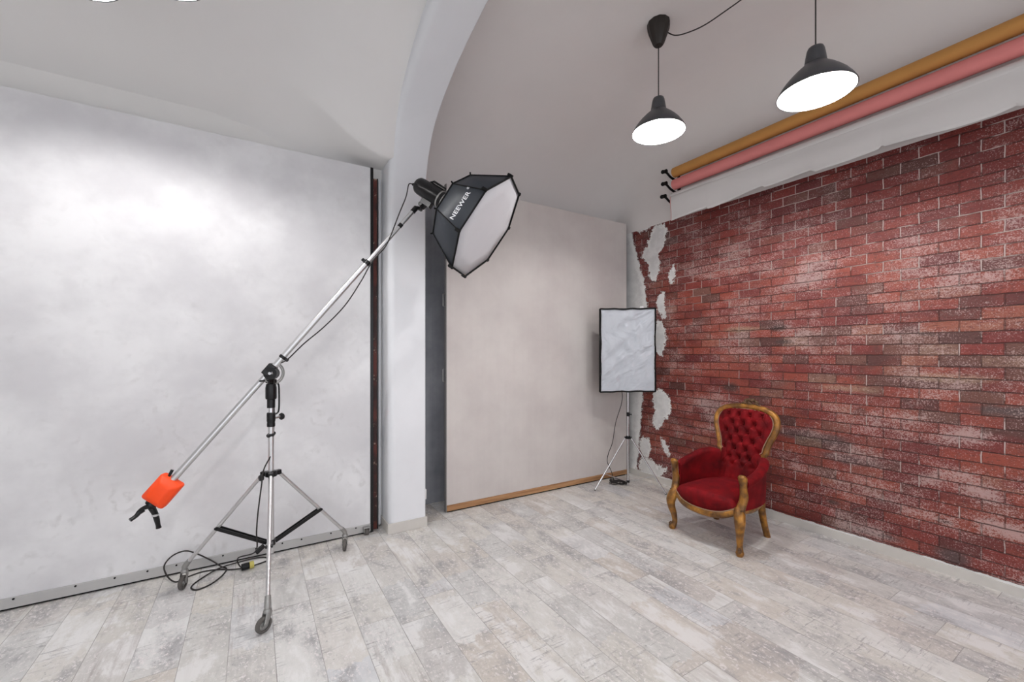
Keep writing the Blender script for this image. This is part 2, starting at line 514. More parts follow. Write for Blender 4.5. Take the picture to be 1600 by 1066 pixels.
    bloom_highlight = t.math('ADD', bloom_highlight, union(blob(2.26, 2.76, 0.20, 0.12, 0.13), blob(1.70, 2.20, 0.26, 0.10, 0.20), blob(0.76, 1.96, 0.24, 0.10, 0.18), blob(0.82, 0.64, 0.24, 0.11, 0.20), blob(2.77, 1.75, 0.18, 0.14, 0.16),  # second and third blobs also paint the lamp highlights on the brick
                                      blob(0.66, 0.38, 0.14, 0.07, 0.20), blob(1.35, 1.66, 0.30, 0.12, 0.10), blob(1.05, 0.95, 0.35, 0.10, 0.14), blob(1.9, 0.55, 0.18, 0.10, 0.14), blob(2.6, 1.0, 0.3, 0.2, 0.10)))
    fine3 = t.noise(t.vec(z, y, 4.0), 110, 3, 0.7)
    speck = t.step(t.math('ADD', t.math('MULTIPLY_ADD', bloom_highlight, 0.46, -0.565), fine), -0.01, 0.06)
    speck2 = t.step(t.math('ADD', t.math('MULTIPLY_ADD', bloom_highlight, 0.42, -0.585), fine2), -0.01, 0.08)
    speck3 = t.step(t.math('ADD', t.math('MULTIPLY_ADD', bloom_highlight, 0.36, -0.555), fine3), -0.01, 0.04)
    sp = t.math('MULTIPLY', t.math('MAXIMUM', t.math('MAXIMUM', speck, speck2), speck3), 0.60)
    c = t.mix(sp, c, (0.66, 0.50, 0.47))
    hz = t.math('MULTIPLY', t.step(bloom_highlight, 0.08, 0.34), 0.14)
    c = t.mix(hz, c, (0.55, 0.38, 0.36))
    # joints
    ez = t.math('MULTIPLY', t.math('MINIMUM', fz, t.math('SUBTRACT', 1.0, fz)), Hh)
    ey = t.math('MULTIPLY', t.math('MINIMUM', fy, t.math('SUBTRACT', 1.0, fy)), W)
    jh = t.step(ez, 0.0048, 0.0022)
    jv = t.step(ey, 0.0048, 0.0022)
    jn = t.noise(t.vec(t.math('ADD', y, 2.0), z, 21.0), 4.0, 3)
    vpale = t.math('MULTIPLY', jv, t.step(t.math('ADD', t.math('ADD', jn, t.math('MULTIPLY', t.step(z, 1.9, 2.6), 0.14)), t.math('MULTIPLY', fine2, 0.2)), 0.60, 0.68))
    hpale = t.math('MULTIPLY', jh, t.math('MULTIPLY', t.step(jn, 0.50, 0.60), t.step(z, 1.7, 2.4)))
    c = t.mix(t.math('MULTIPLY', jh, t.math('MULTIPLY_ADD', fine2, 1.2, 0.15, clamp=True)), c, (0.050, 0.014, 0.012))
    c = t.mix(t.math('MULTIPLY', jv, 0.45), c, (0.075, 0.020, 0.016))
    c = t.mix(t.math('MULTIPLY', t.math('MAXIMUM', vpale, hpale), 0.85), c, (0.72, 0.60, 0.56))
    # bare plaster showing where the brick skin has come away
    dn = t.noise(q, 16, 5, 0.75, 0.0, True)
    dx, dy_, dz_ = t.xyz(dn)
    wy = t.math('ADD', y, t.math('MULTIPLY', t.math('SUBTRACT', dx, 0.5), 0.16))
    wz = t.math('ADD', z, t.math('MULTIPLY', t.math('SUBTRACT', dy_, 0.5), 0.20))
    fj = t.noise(q, 60, 3, 0.7, 0.0, True)
    fjx, fjy, fjz = t.xyz(fj)
    wy = t.math('ADD', wy, t.math('MULTIPLY', t.math('SUBTRACT', fjx, 0.5), 0.075))
    wz = t.math('ADD', wz, t.math('MULTIPLY', t.math('SUBTRACT', fjy, 0.5), 0.075))
    best = None
    for (by, bz, ry, rz, rot) in ((3.32, 2.82, 0.12, 0.20, 0.45), (3.36, 2.54, 0.085, 0.19, 0.0), (3.44, 2.66, 0.12, 0.08, 0.9),
                                  (3.52, 3.03, 0.11, 0.07, 0.0), (3.11, 2.38, 0.042, 0.10, 0.15), (3.26, 2.08, 0.06, 0.13, 0),
                                  (3.28, 1.68, 0.09, 0.20, 0), (3.25, 0.92, 0.125, 0.17, -0.3), (3.30, 0.72, 0.08, 0.12, 0.2), (3.49, 0.37, 0.085, 0.12, 0),
                                  (3.20, 0.43, 0.045, 0.10, -0.45), (3.44, 0.14, 0.15, 0.11, 0), (3.32, 0.11, 0.16, 0.055, -0.5),
                                  (3.42, 1.50, 0.06, 0.35, 0), (3.22, 1.95, 0.03, 0.05, 0)):
        ca, sa = math.cos(rot), math.sin(rot)
        a = t.math('SUBTRACT', wy, by); b = t.math('SUBTRACT', wz, bz)
        u = t.math('MULTIPLY', t.math('ADD', t.math('MULTIPLY', a, ca), t.math('MULTIPLY', b, sa)), 1 / ry)
        v = t.math('MULTIPLY', t.math('SUBTRACT', t.math('MULTIPLY', b, ca), t.math('MULTIPLY', a, sa)), 1 / rz)
        d = t.math('SQRT', t.math('ADD', t.math('MULTIPLY', u, u), t.math('MULTIPLY', v, v)))
        best = d if best is None else t.math('MINIMUM', best, d)
    ell = t.step(best, 1.03, 0.97)
    # left edge of the brick skin: a ragged line, closest to the room in the upper middle
    edge = t.ramp(t.math('DIVIDE', z, 3.3), [(0.0, 0.63), (0.15, 0.57), (0.30, 0.52), (0.60, 0.44), (0.70, 0.49), (0.82, 0.62), (0.95, 0.73), (1.0, 0.75)])
    er, eg, eb = t.xyz(edge)
    lm = t.step(t.math('SUBTRACT', wy, t.math('ADD', er, 3.0)), -0.006, 0.006)
    top = t.step(t.math('ADD', z, t.math('MULTIPLY', t.math('SUBTRACT', dx, 0.5), 0.04)), 3.118, 3.122)
    bot = t.step(t.math('ADD', z, t.math('MULTIPLY', t.math('SUBTRACT', dx, 0.5), 0.03)), 0.078, 0.074)
    pm = t.math('MAXIMUM', t.math('MAXIMUM', ell, lm), t.math('MAXIMUM', top, bot))
    pn = t.noise(q, 5.5, 5, 0.65)
    pl = t.mix(t.step(pn, 0.40, 0.62), (0.68, 0.675, 0.665), (0.80, 0.795, 0.785))
    rim = t.step(best, 0.70, 0.95)
    pl = t.mix(t.math('MULTIPLY', t.math('MULTIPLY', t.step(best, 1.03, 1.0), rim), 0.85), pl, (0.93, 0.93, 0.91))
    lrim = t.step(t.math('SUBTRACT', wy, t.math('ADD', er, 3.0)), 0.10, 0.03)
    pl = t.mix(t.math('MULTIPLY', t.math('MULTIPLY', lrim, lm), 0.8), pl, (0.92, 0.92, 0.90))
    plain = t.mix(t.step(z, 3.11, 3.13), pl, (0.78, 0.745, 0.73))
    c = t.mix(1.0, c, (0.86, 0.82, 0.82), 'MULTIPLY')
    c = t.mix(pm, c, plain)
    t.color(c)
    # relief
    jj = t.math('MAXIMUM', jh, jv)
    hgt = t.math('SUBTRACT', t.math('MULTIPLY', fine2, 0.35), jj)
    hgt = t.math('ADD', hgt, t.math('MULTIPLY', rnd, 0.3))
    hgt = t.mix(pm, t.vec(hgt, hgt, hgt), t.vec(t.math('MULTIPLY_ADD', pn, 0.3, -0.7), 0, 0))
    hr, hg_, hb_ = t.xyz(hgt)
    t.bump(hr, 0.9, 0.013)
    t.rough(t.math('MULTIPLY_ADD', fine, 0.35, 0.38))
    return t.m


M['concrete'] = concrete(); M['backdrop'] = backdrop_white(); M['beige'] = backdrop_beige()
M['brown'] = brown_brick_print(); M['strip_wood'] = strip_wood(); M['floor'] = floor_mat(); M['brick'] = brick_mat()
M['rail'] = simple('grey_aluminium_rail', (0.46, 0.455, 0.45), 0.5, 0.15, 0.05, 6)
M['panel_edge'] = simple('grey_panel_edge', (0.22, 0.215, 0.21), 0.5, 0.3)


def velvet():
    t = NT('red_velvet', 0.75)
    v = t.obj()
    f = t.noise(v, 9, 4, 0.6)
    t.color(t.ramp(f, [(0.3, (0.055, 0.0006, 0.002)), (0.6, (0.16, 0.002, 0.0045)), (0.8, (0.25, 0.005, 0.008))]))
    t.b.inputs['Sheen Weight'].default_value = 0.12
    t.b.inputs['Sheen Tint'].default_value = (1.0, 0.10, 0.12, 1)
    t.b.inputs['Specular IOR Level'].default_value = 0.15
    t.bump(t.noise(v, 60, 3), 0.15, 0.003)
    return t.m


def gilt():
    t = NT('gilded_walnut', 0.30)
    v = t.obj()
    f = t.noise(v, 14, 4, 0.55)
    x, y, z = t.xyz(v)
    c = t.ramp(f, [(0.30, (0.085, 0.036, 0.011)), (0.46, (0.20, 0.090, 0.020)), (0.60, (0.38, 0.165, 0.024)), (0.75, (0.56, 0.30, 0.07))])
    t.color(c)
    t.b.inputs['Metallic'].default_value = 0.35
    t.bump(f, 0.2, 0.004)
    return t.m


M['velvet'] = velvet(); M['gilt'] = gilt()
M['trim'] = simple('beige_braid', (0.30, 0.19, 0.12), 0.7, 0, 0.35, 160)
M['wood_dark'] = simple('carved_dark_gilt', (0.10, 0.05, 0.022), 0.45, 0.3, 0.6, 90)


def paper(name, c, var=0.05):
    t = NT(name, 0.75)
    p = t.pos()
    f = t.noise(p, 3.0, 4, 0.55)
    t.color(t.mix(f, tuple(k * (1 - var) for k in c), tuple(k * (1 + var) for k in c)))
    return t.m


M['orange_paper'] = paper('ochre_paper', (0.56, 0.27, 0.07), 0.10)
M['pink_paper'] = paper('pink_paper', (0.76, 0.25, 0.24), 0.06)
M['white_paper'] = paper('white_paper', (0.73, 0.71, 0.70), 0.03)


def wrinkled():
    t = NT('wrinkled_silver_grey_cloth', 0.6)
    v = t.obj()
    x, y, z = t.xyz(v)
    q = t.vec(t.math('MULTIPLY', t.math('ADD', x, t.math('MULTIPLY', z, -0.6)), 3.2), y, t.math('MULTIPLY', z, 3.0))
    w = t.noise(q, 1.1, 3, 0.5, 1.6)
    t.color(t.mix(w, (0.47, 0.50, 0.55), (0.55, 0.575, 0.62)))
    t.bump(w, 0.8, 0.05)
    return t.m


M['wrinkled'] = wrinkled()


def emit(name, c, s):
    m = bpy.data.materials.new(name); m.use_nodes = True
    n = m.node_tree.nodes; l = m.node_tree.links
    n.remove(n['Principled BSDF'])
    e = n.new('ShaderNodeEmission'); e.inputs[0].default_value = (*c, 1); e.inputs[1].default_value = s
    l.new(e.outputs[0], n['Material Output'].inputs[0])
    return m


M['bulb'] = emit('lit_bulb', (1.0, 0.975, 0.96), LAMP_L)
M['bulb_soft'] = emit('lit_bulb_dimmer', (1.0, 0.975, 0.96), LAMP_L * 0.78)

# ------------------------------------------------------------------ structure
struct(MB().box((-3.6, -2.6, -0.10), (4.3, 4.3, 0.0)).build('floor', M['floor'], smooth=0))
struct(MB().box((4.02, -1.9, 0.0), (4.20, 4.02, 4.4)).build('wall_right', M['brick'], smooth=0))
struct(MB().box((1.0, 4.02, 0.0), (4.20, 4.20, 4.4)).build('wall_back', M['concrete'], smooth=0))
struct(MB().box((-3.6, 3.75, 0.0), (1.0, 4.20, 4.4)).build('wall_backdrop_side', M['plaster'], smooth=0))
struct(MB().box((-3.6, -1.9, 0.0), (-3.4, 3.75, 4.4)).build('wall_left', M['plaster'], smooth=0))
# conduit running down beside the pillar
MB().tube([(0.935, 3.72, 0.02), (0.935, 3.72, 3.0)], 0.012, 10).build('trim_1', M['pillar'])['kind'] = 'structure'

ARCH = [(2.35, 3.745), (2.79, 3.635), (3.13, 3.485), (3.32, 3.345), (3.43, 3.18), (3.49, 3.0), (3.515, 2.80)]
bc = 1.6
half = [(1.6, 3.83), (1.95, 3.815)] + ARCH
path = smooth_path([(b, z, 0) for b, z in half], 8)
full = [(2 * bc - 0.55 - p[0], p[1]) for p in path[::-1]] + [(p[0], p[1]) for p in path[1:]]
# the rib and its two pillars are one masonry frame, a flat band in the b-z plane with rounded edges
A0, A1 = 0.962, 1.277
prof = [(-0.865, 0.0)] + full + [(3.515, 0.0)]
mb = MB()
rr = 0.055
sec = [(A0, None)]
rings = []
def inner(k):
    return prof[k]
def outn(k):
    a = prof[max(k - 1, 0)]; b = prof[min(k + 1, len(prof) - 1)]
    tx, tz = b[0] - a[0], b[1] - a[1]
    L = math.hypot(tx, tz) or 1
    return (-tz / L, tx / L)
cross = [(A0, 0.60), (A0, rr)] + [(A0 + rr - rr * math.cos(t), rr - rr * math.sin(t)) for t in np.linspace(0, PI / 2, 7)[1:]] + \
        [(A1 - 0.006, 0.0), (A1, 0.006), (A1, 0.60)]
vs = []
for k in range(len(prof)):
    nx, nz = outn(k)
    if k == 0 or k == len(prof) - 1: nx, nz = (-1 if k == 0 else 1), 0
    for (a, d) in cross:
        vs.append((a, prof[k][0] + nx * d, prof[k][1] + nz * d))
nc = len(cross)
fs = [(k * nc + i, k * nc + i + 1, (k + 1) * nc + i + 1, (k + 1) * nc + i) for k in range(len(prof) - 1) for i in range(nc - 1)]
mb.add(vs, fs)
struct(mb.build('wall_arch', M['pillar'], smooth=40, recalc=False))


def sm(t): t = min(max(t, 0), 1); return t * t * (3 - 2 * t)


def fold(b):
    """distance from the flat crown of the vault"""
    return b - 1.6 if b > 1.6 else max(0.0, 1.05 - b)


_ab = [p[0] for p in path] + [3.60]; _az = [p[1] for p in path] + [2.6]
def arch_z(b):
    b = 1.6 + fold(b)
    return float(np.interp(b, _ab, _az))


def z_main(a, b):
    k = sm((a + 0.25) / 0.95)
    zs = 3.25 - 0.25 * k
    x = min(fold(b) / 2.15, 1.0)
    q = 1.0 + 0.9 * k
    z = zs + (3.97 - zs) * max(1 - x ** 3.0, 0) ** (1 / q)
    w = sm((a - 0.02) / 0.94)
    za = arch_z(b) + 0.03 + 0.07 * sm((3.45 - (1.6 + fold(b))) / 0.8)
    za = max(za, 3.10)
    return z * (1 - w) + za * w


def z_alc(a, b):
    x = min(fold(b) / 2.42, 1.0)
    f = (1 - x ** 2.6) ** (1 / 2.6)
    g = 1.0
    if a > 2.4: g = (1 - min((a - 2.4) / 1.62, 1.0) ** 5) ** 0.2
    return 3.0 + 0.985 * f * g


bs = [-1.9] + [1.05 - 2.15 * math.sin(t) for t in np.linspace(PI / 2, 0, 70)] + [1.6 + 2.15 * math.sin(t) for t in np.linspace(0, PI / 2, 80)]
aa = list(np.linspace(-3.4, 0.0, 14)) + list(np.linspace(0.03, A0 + 0.03, 40))
mb = MB()
vs = [(a, b, z_main(a, b)) for b in bs for a in aa]
na = len(aa)
mb.add(vs, [(j * na + i, j * na + i + 1, (j + 1) * na + i + 1, (j + 1) * na + i) for j in range(len(bs) - 1) for i in range(na - 1)])
struct(mb.build('ceiling', M['ceil_main'], smooth=180))
bs = [1.05 - 2.42 * math.sin(t) for t in np.linspace(PI / 2, 0, 45)] + [1.6 + 2.42 * math.sin(t) for t in np.linspace(0, PI / 2, 50)]
aa = list(np.linspace(A1 - 0.04, 2.4, 10)) + [2.4 + 1.62 * math.sin(t) for t in np.linspace(0, PI / 2, 40)[1:]]
vs = [(a, b, z_alc(a, b)) for b in bs for a in aa]
na = len(aa)
mb = MB().add(vs, [(j * na + i, j * na + i + 1, (j + 1) * na + i + 1, (j + 1) * na + i) for j in range(len(bs) - 1) for i in range(na - 1)])
struct(mb.build('ceiling_alcove', M['ceil_alcove'], smooth=180))

# skirtings
mb = MB()
mb.box((A0 - 0.012, 3.503, 0.0), (A1 + 0.012, 3.515 - 0.001, 0.085))
mb.box((A0 - 0.012, 3.515 - 0.001, 0.0), (A0 - 0.001, 3.745, 0.085))
mb.box((A1 + 0.001, 3.515 - 0.001, 0.0), (A1 + 0.012, 4.0, 0.085))
struct(mb.build('baseboard_pillar', M['skirt'], bevel=0.002, smooth=0))
# right skirting: a thin strip whose top edge wanders like the torn lower edge of the brick skin
n = 60
def sk(i):
    b = -1.3 + 5.2 * i / (n - 1)
    return b, 0.066 + 0.006 * math.sin(b * 7.0) + 0.004 * math.sin(b * 17 + 1)
vs = []
for i in range(n):
    b, h = sk(i)
    vs += [(4.008, b, 0), (4.008, b, h), (4.019, b, h), (4.019, b, 0)]
fs = [(i * 4 + k, i * 4 + (k + 1) % 4, i * 4 + 4 + (k + 1) % 4, i * 4 + 4 + k) for i in range(n - 1) for k in range(4)] + [(3, 2, 1, 0), ((n - 1) * 4, (n - 1) * 4 + 1, (n - 1) * 4 + 2, (n - 1) * 4 + 3)]
struct(MB().add(vs, fs).build('baseboard_right', M['skirt'], smooth=0))

# ------------------------------------------------------------------ backdrop panels
t = thing('backdrop_panel', 'wide white cloudy backdrop panel with faint ornament behind the boom stand', 'backdrop panel', (-1.2, 3.65, 0))
MB().box((-3.3, 3.632, 0.075), (0.838, 3.655, 3.05)).build('backdrop_surface', M['backdrop'], t, smooth=0)
MB().box((-3.3, 3.622, 0.014), (0.838, 3.655, 0.0745)).build('bottom_rail', M['rail'], t, bevel=0.002, smooth=0)
MB().box((0.8385, 3.626, 0.004), (0.862, 3.665, 3.055)).build('edge_profile', M['black'], t, bevel=0.002, smooth=0)
MB().box((-3.3, 3.640, 0.0), (0.838, 3.655, 0.0138)).build('base_gap_shade', M['matt_black'], t, smooth=0)  # black strip standing in for shade in the open gap under the rail
for a in (-1.19, -0.93, -0.75, -0.59, -0.44, -0.18, 0.02, 0.19, 0.32, 0.53, 0.72):
    MB().cyl((a, 3.6215, 0.066), (a, 3.617, 0.066), 0.0055, 10).build('screw', M['matt_black'], t)
c = MB()
c.obox((0.80, 3.600, 0.062), (1, 0, 0), (0, 1, 0), (0, 0, 1), 0.026, 0.021, 0.004)
c.obox((0.778, 3.600, 0.044), (1, 0, 0), (0, 1, 0), (0, 0, 1), 0.003, 0.017, 0.018)
c.obox((0.822, 3.600, 0.044), (1, 0, 0), (0, 1, 0), (0, 0, 1), 0.003, 0.017, 0.018)
cb = c.build('caster', M['zinc'], t, bevel=0.001, smooth=0)
MB().cyl((0.785, 3.60, 0.0265), (0.815, 3.60, 0.0265), 0.0265, 22).build('wheel', M['rubber'], cb, bevel=0.003)

t = thing('backdrop_panel', 'narrow visible edge of a worn reddish-brown backdrop panel between white backdrop and pillar', 'backdrop panel', (0.3, 3.69, 0))
MB().box((-0.3, 3.676, 0.0), (0.902, 3.70, 2.985)).build('backdrop_surface', M['brown'], t, smooth=0)
MB().box((0.9025, 3.674, 0.0), (0.912, 3.703, 2.99)).build('edge_profile', M['black'], t, smooth=0)

t = thing('backdrop_panel', 'tall plain greige backdrop panel with a wooden bottom strip at the alcove back', 'backdrop panel', (2.7, 3.72, 0))
MB().box((1.552, 3.70, 0.068), (3.925, 3.735, 3.09)).build('backdrop_surface', M['beige'], t, smooth=0)
MB().box((1.552, 3.694, 0.013), (3.925, 3.735, 0.0675)).build('bottom_strip', M['strip_wood'], t, bevel=0.002, smooth=0)['label'] = 'pine bottom strip'
MB().box((1.56, 3.706, 0.0), (3.91, 3.73, 0.0125)).build('base_gap_shade', M['matt_black'], t, smooth=0)  # gap below the wooden strip, its shade drawn as a black bar
MB().box((1.543, 3.698, 0.004), (1.5515, 3.737, 3.09)).build('edge_profile', M['panel_edge'], t, smooth=0)
MB().box((3.9255, 3.70, 0.004), (3.932, 3.735, 3.09)).build('edge_profile', M['panel_edge'], t, smooth=0)
for zz in (1.29, 2.0):
    MB().tube([(1.5425, 3.72, zz + 0.06), (1.522, 3.72, zz + 0.055), (1.522, 3.72, zz - 0.055), (1.5425, 3.72, zz - 0.06)], 0.004, 8).build('handle', M['zinc'], t)

# power socket on pillar side
t = thing('power_socket', 'white power socket low on the far side of the pillar', 'socket', (1.285, 3.60, 0.26))
MB().box((1.2772, 3.555, 0.215), (1.302, 3.645, 0.305)).build('socket_body', M['socket_white'], t, bevel=0.005, smooth=0)
MB().cyl((1.3021, 3.60, 0.26), (1.3045, 3.60, 0.26), 0.021, 20).build('socket_well', M['rail'], t)


# ------------------------------------------------------------------ pendant lamps
def pendant(cx, cy, zr, zceil, label, feed=None, bulb='bulb'):
    t = thing('pendant_lamp', label, 'lamp', (cx, cy, zr), group='black bell-shaped pendant lamps')
    # bell shade, rim radius .19, with a real wall thickness
    out = [(0.190, 0.0), (0.1885, 0.010), (0.176, 0.034), (0.154, 0.066), (0.128, 0.096), (0.100, 0.124), (0.076, 0.145), (0.062, 0.157), (0.054, 0.166)]
    inn = [(r - 0.003, h - 0.002 if h > 0 else 0) for r, h in out]
    MB().lathe(out, (cx, cy, zr), n=64).build('lamp_shade', M['shade'], t, smooth=60)
    MB().lathe(inn, (cx, cy, zr), n=64).build('shade_lining', M['shade_in'], t, smooth=60)
    MB().lathe([(0.1875, -0.001), (0.191, -0.002), (0.193, 0.002), (0.191, 0.006)], (cx, cy, zr), n=64).build('rim', M['shade'], t, smooth=60)
    MB().lathe([(0.056, 0.158), (0.055, 0.170), (0.050, 0.205), (0.044, 0.240), (0.038, 0.256), (0.022, 0.264), (0.006, 0.266)], (cx, cy, zr), n=32, capt=True).build('socket_cap', M['shade'], t, smooth=50)
    MB().cyl((cx, cy, zr + 0.118), (cx, cy, zr + 0.16), 0.022, 20).build('lamp_holder', M['socket_white'], t)
    MB().sphere((cx, cy, zr + 0.088), 0.032, 20, 14).build('bulb', M[bulb], t)
    MB().tube([(cx, cy, zr + 0.264), (cx, cy, zceil - 0.145)], 0.0038, 8).build('cord', M['cord'], t)
    MB().lathe([(0.018, -0.162), (0.030, -0.160), (0.042, -0.145), (0.078, -0.045), (0.082, -0.015), (0.082, 0.012)], (cx, cy, zceil), n=12, capb=True, capt=True).build('canopy', M['canopy'], t, smooth=20)
    if feed: MB().tube(smooth_path(feed, 8), 0.0042, 8).build('feed_cord', M['cord'], t)
    return t


L1 = (2.595, 2.127, 3.157); L2 = (2.737, 1.148, 2.985)
pendant(*L1, z_alc(L1[0], L1[1]) - 0.01, 'smaller-looking lit black pendant lamp with its dark ceiling canopy and looped feed cord',
        feed=[(2.652, 2.110, 3.93), (2.67, 2.04, 3.86), (2.70, 1.95, 3.835), (2.74, 1.84, 3.835), (2.79, 1.70, 3.87), (2.84, 1.55, 3.91), (2.90, 1.35, 3.945), (2.95, 1.15, 3.955)])
pendant(*L2, z_alc(L2[0], L2[1]) - 0.01, 'nearer lit black pendant lamp overlapping the ochre paper roll')
pendant(-0.70, 2.59, 3.19, z_main(-0.70, 2.59) - 0.005, 'lit pendant lamp at top edge of picture, nearer the left corner', bulb='bulb_soft')
pendant(-0.355, 2.318, 3.15, z_main(-0.355, 2.318) - 0.005, 'lit pendant lamp at top edge of picture, nearer the arch', bulb='bulb_soft')
pendant(0.30, 0.55, 3.10, z_main(0.3, 0.55) - 0.005, 'unseen pendant lamp added above the camera for fill light', bulb='bulb_soft')  # out of view, added for its light; position guessed

# ------------------------------------------------------------------ paper rolls, hooks
RA = 3.88
def roll(z, r, m, label, b0=2.972, b1=0.252):
    t = thing('paper_roll', label, 'paper roll', (RA, 1.6, z), group='backdrop paper rolls above the brick wall')
    MB().lathe([(0.026, 0.0), (r, 0.0), (r, b0 - b1), (0.026, b0 - b1)], (RA, b1, z), (0, 1, 0), 36).build('paper', m, t, smooth=40)
    MB().lathe([(0.022, -0.02), (0.0262, -0.02), (0.0262, b0 - b1 + 0.012), (0.022, b0 - b1 + 0.012)], (RA, b1, z), (0, 1, 0), 24).build('core_tube', M['strip_wood'] if m != M['pink_paper'] else m, t)
    return t
roll(3.448, 0.052, M['orange_paper'], 'ochre paper roll, topmost of the three above brick wall')
roll(3.318, 0.054, M['pink_paper'], 'pink paper roll, middle of the three above brick wall')
w = roll(3.185, 0.050, M['white_paper'], 'white paper roll with a strip of paper hanging down over the brick', 2.985, 0.24)
prof_b = [(2.982, 2.925), (2.60, 2.950), (2.568, 2.958), (2.565, 2.935), (2.513, 2.932), (2.30, 2.955), (2.024, 2.985), (2.02, 2.966), (1.959, 2.963), (1.80, 2.972), (1.646, 2.976), (1.609, 2.950), (1.40, 2.955), (1.213, 2.968), (1.195, 2.992), (1.177, 2.975),
          (1.0, 2.962), (0.82, 2.948), (0.653, 2.950), (0.569, 2.966), (0.551, 2.953), (0.40, 2.950), (0.252, 2.940)]
bx = [p[0] for p in prof_b][::-1]; bzv = [p[1] for p in prof_b][::-1]
def sheet(u, v):
    b = 2.982 + (0.252 - 2.982) * u
    zb = np.interp(b, bx, bzv)
    z0 = 3.186
    z = z0 + (zb - z0) * v
    x = RA - 0.0515 + 0.012 * v + 0.012 * v * math.sin(b * 3.1 + 0.5) + 0.006 * v * v * math.sin(b * 11) + 0.004 * math.sin(v * 7 + b)
    return (x, b, z)
MB().grid(sheet, 240, 12).build('hanging_sheet', M['white_paper'], w, smooth=180, solid=0.0012)
MB().tube([sheet(0, v) for v in np.linspace(0, 1, 8)], 0.0022, 6).build('sheet_edge', M['pink_paper'], w)['label'] = 'pinkish edge of the hanging sheet'

for z, lab in ((3.448, 'black wall hook holding the ochre paper roll'), (3.318, 'black wall hook holding the pink paper roll'), (3.185, 'black wall hook holding the white paper roll')):
    t = thing('wall_hook', lab, 'hook', (4.0, 3.01, z), group='black roll hooks beside the brick wall top')
    y = 3.012 + (0.012 if z < 3.2 else 0)
    MB().box((4.006, y - 0.018, z - 0.06), (4.0195, y + 0.018, z + 0.055)).build('mounting_plate', M['matt_black'], t, bevel=0.002, smooth=0)
    MB().tube(smooth_path([(4.005, y, z - 0.055), (3.95, y, z - 0.052), (3.90, y, z - 0.042), (3.86, y, z - 0.030), (3.82, y, z - 0.008), (3.795, y, z + 0.002), (3.76, y, z - 0.004)], 5), [0.014] * 30 + [0.012], 8, flat=0.7).build('arm', M['matt_black'], t)
    MB().cyl((3.79, y - 0.014, z + 0.012), (3.79, y + 0.014, z + 0.012), 0.019, 16).build('chain_wheel', M['matt_black'], t)
    MB().sphere((3.745, y, z - 0.006), 0.021, 14, 10).build('knob', M['matt_black'], t)

# ------------------------------------------------------------------ boom stand
V = Vector
C0 = V((0.101, 3.155, 0))
PV = V((0.102, 3.148, 1.392)); PE = V((1.041, 3.069, 2.587))
BD = (PE - PV).normalized()
PE = PE - BD * 0.0
t = thing('boom_stand', 'tall silver boom stand on three castered legs before white backdrop', 'light stand', C0)
feet = [V((-0.372, 3.40, 0)), V((0.068, 2.64, 0)), V((0.600, 3.42, 0))]
MB().cyl(C0 + V((0, 0, 0.205)), C0 + V((0, 0, 1.03)), 0.0175, 24).build('column', M['alu'], t)
MB().cyl(C0 + V((0, 0, 1.02)), C0 + V((0, 0, 1.20)), 0.0150, 24).build('column', M['chrome'], t)
MB().lathe([(0.014, 0), (0.024, 0.002), (0.0245, 0.02), (0.023, 0.03), (0.0255, 0.04), (0.0255, 0.088), (0.022, 0.093), (0.014, 0.094)], C0 + V((0, 0, 1.022)), n=24, capb=True, capt=True).build('column_lock', M['black'], t)
MB().lathe([(0.014, 0), (0.024, 0.001), (0.024, 0.055), (0.031, 0.058), (0.033, 0.065), (0.033, 0.13), (0.028, 0.155), (0.018, 0.16)], C0 + V((0, 0, 1.145)), n=24, capb=True, capt=True).build('top_receiver', M['black'], t)
cx, cy = C0.x, C0.y
rt = V((0.8523, 0.5230, 0)); fw = V((0.5230, -0.8523, 0)) * -1.0   # right and away as seen from the camera side
MB().tube([C0 + V((0, 0, 1.075)) + rt * 0.02, C0 + V((0, 0, 1.08)) + rt * 0.062], 0.008, 10).build('lock_screw', M['chrome'], t)
kk = C0 + V((0, 0, 1.08)) + rt * 0.062
MB().lathe([(0.008, 0), (0.021, 0.003), (0.024, 0.010), (0.021, 0.020), (0.008, 0.023)], kk, rt, 8, True, True).build('lock_knob', M['black'], t, smooth=20)
MB().tube(smooth_path([C0 + V((0, 0, 1.30)) + rt * 0.034, C0 + V((0, 0, 1.29)) + rt * 0.052, C0 + V((0, 0, 1.20)) + rt * 0.056, C0 + V((0, 0, 1.12)) + rt * 0.052, C0 + V((0, 0, 1.10)) + rt * 0.030], 5), 0.0055, 8).build('safety_lever', M['black'], t)
MB().tube([C0 + V((0, 0, 0.965)) - rt * 0.026, C0 + V((0, 0, 0.97)), C0 + V((0, 0, 0.98)) + rt * 0.026], [0.010, 0.022, 0.010], 10).build('cable_clip', M['black'], t)
# leg collar
MB().lathe([(0.018, 0), (0.034, 0.002), (0.036, 0.012), (0.036, 0.030), (0.030, 0.036), (0.018, 0.037)], C0 + V((0, 0, 0.70)), n=24, capb=True, capt=True).build('leg_collar', M['black'], t)
hub = C0 + V((0, 0, 0.255))
MB().lathe([(0.018, 0), (0.026, 0.002), (0.026, 0.034), (0.018, 0.036)], hub, n=20, capb=True, capt=True).build('spreader_hub', M['black'], t)
MB().obox(hub + V((-0.062, -0.02, -0.005)), (-0.8, -0.4, -0.5), (0.3, -0.9, 0), (0.5, 0, -0.9), 0.030, 0.008, 0.014).build('hub_knob', M['black'], t, bevel=0.005)
MB().lathe([(0.008, 0), (0.020, 0.003), (0.022, 0.012), (0.018, 0.022), (0.008, 0.024)], C0 + V((-0.045, -0.02, 0.705)), (-0.8, -0.4, 0), 8, True, True).build('collar_knob', M['black'], t, smooth=20)
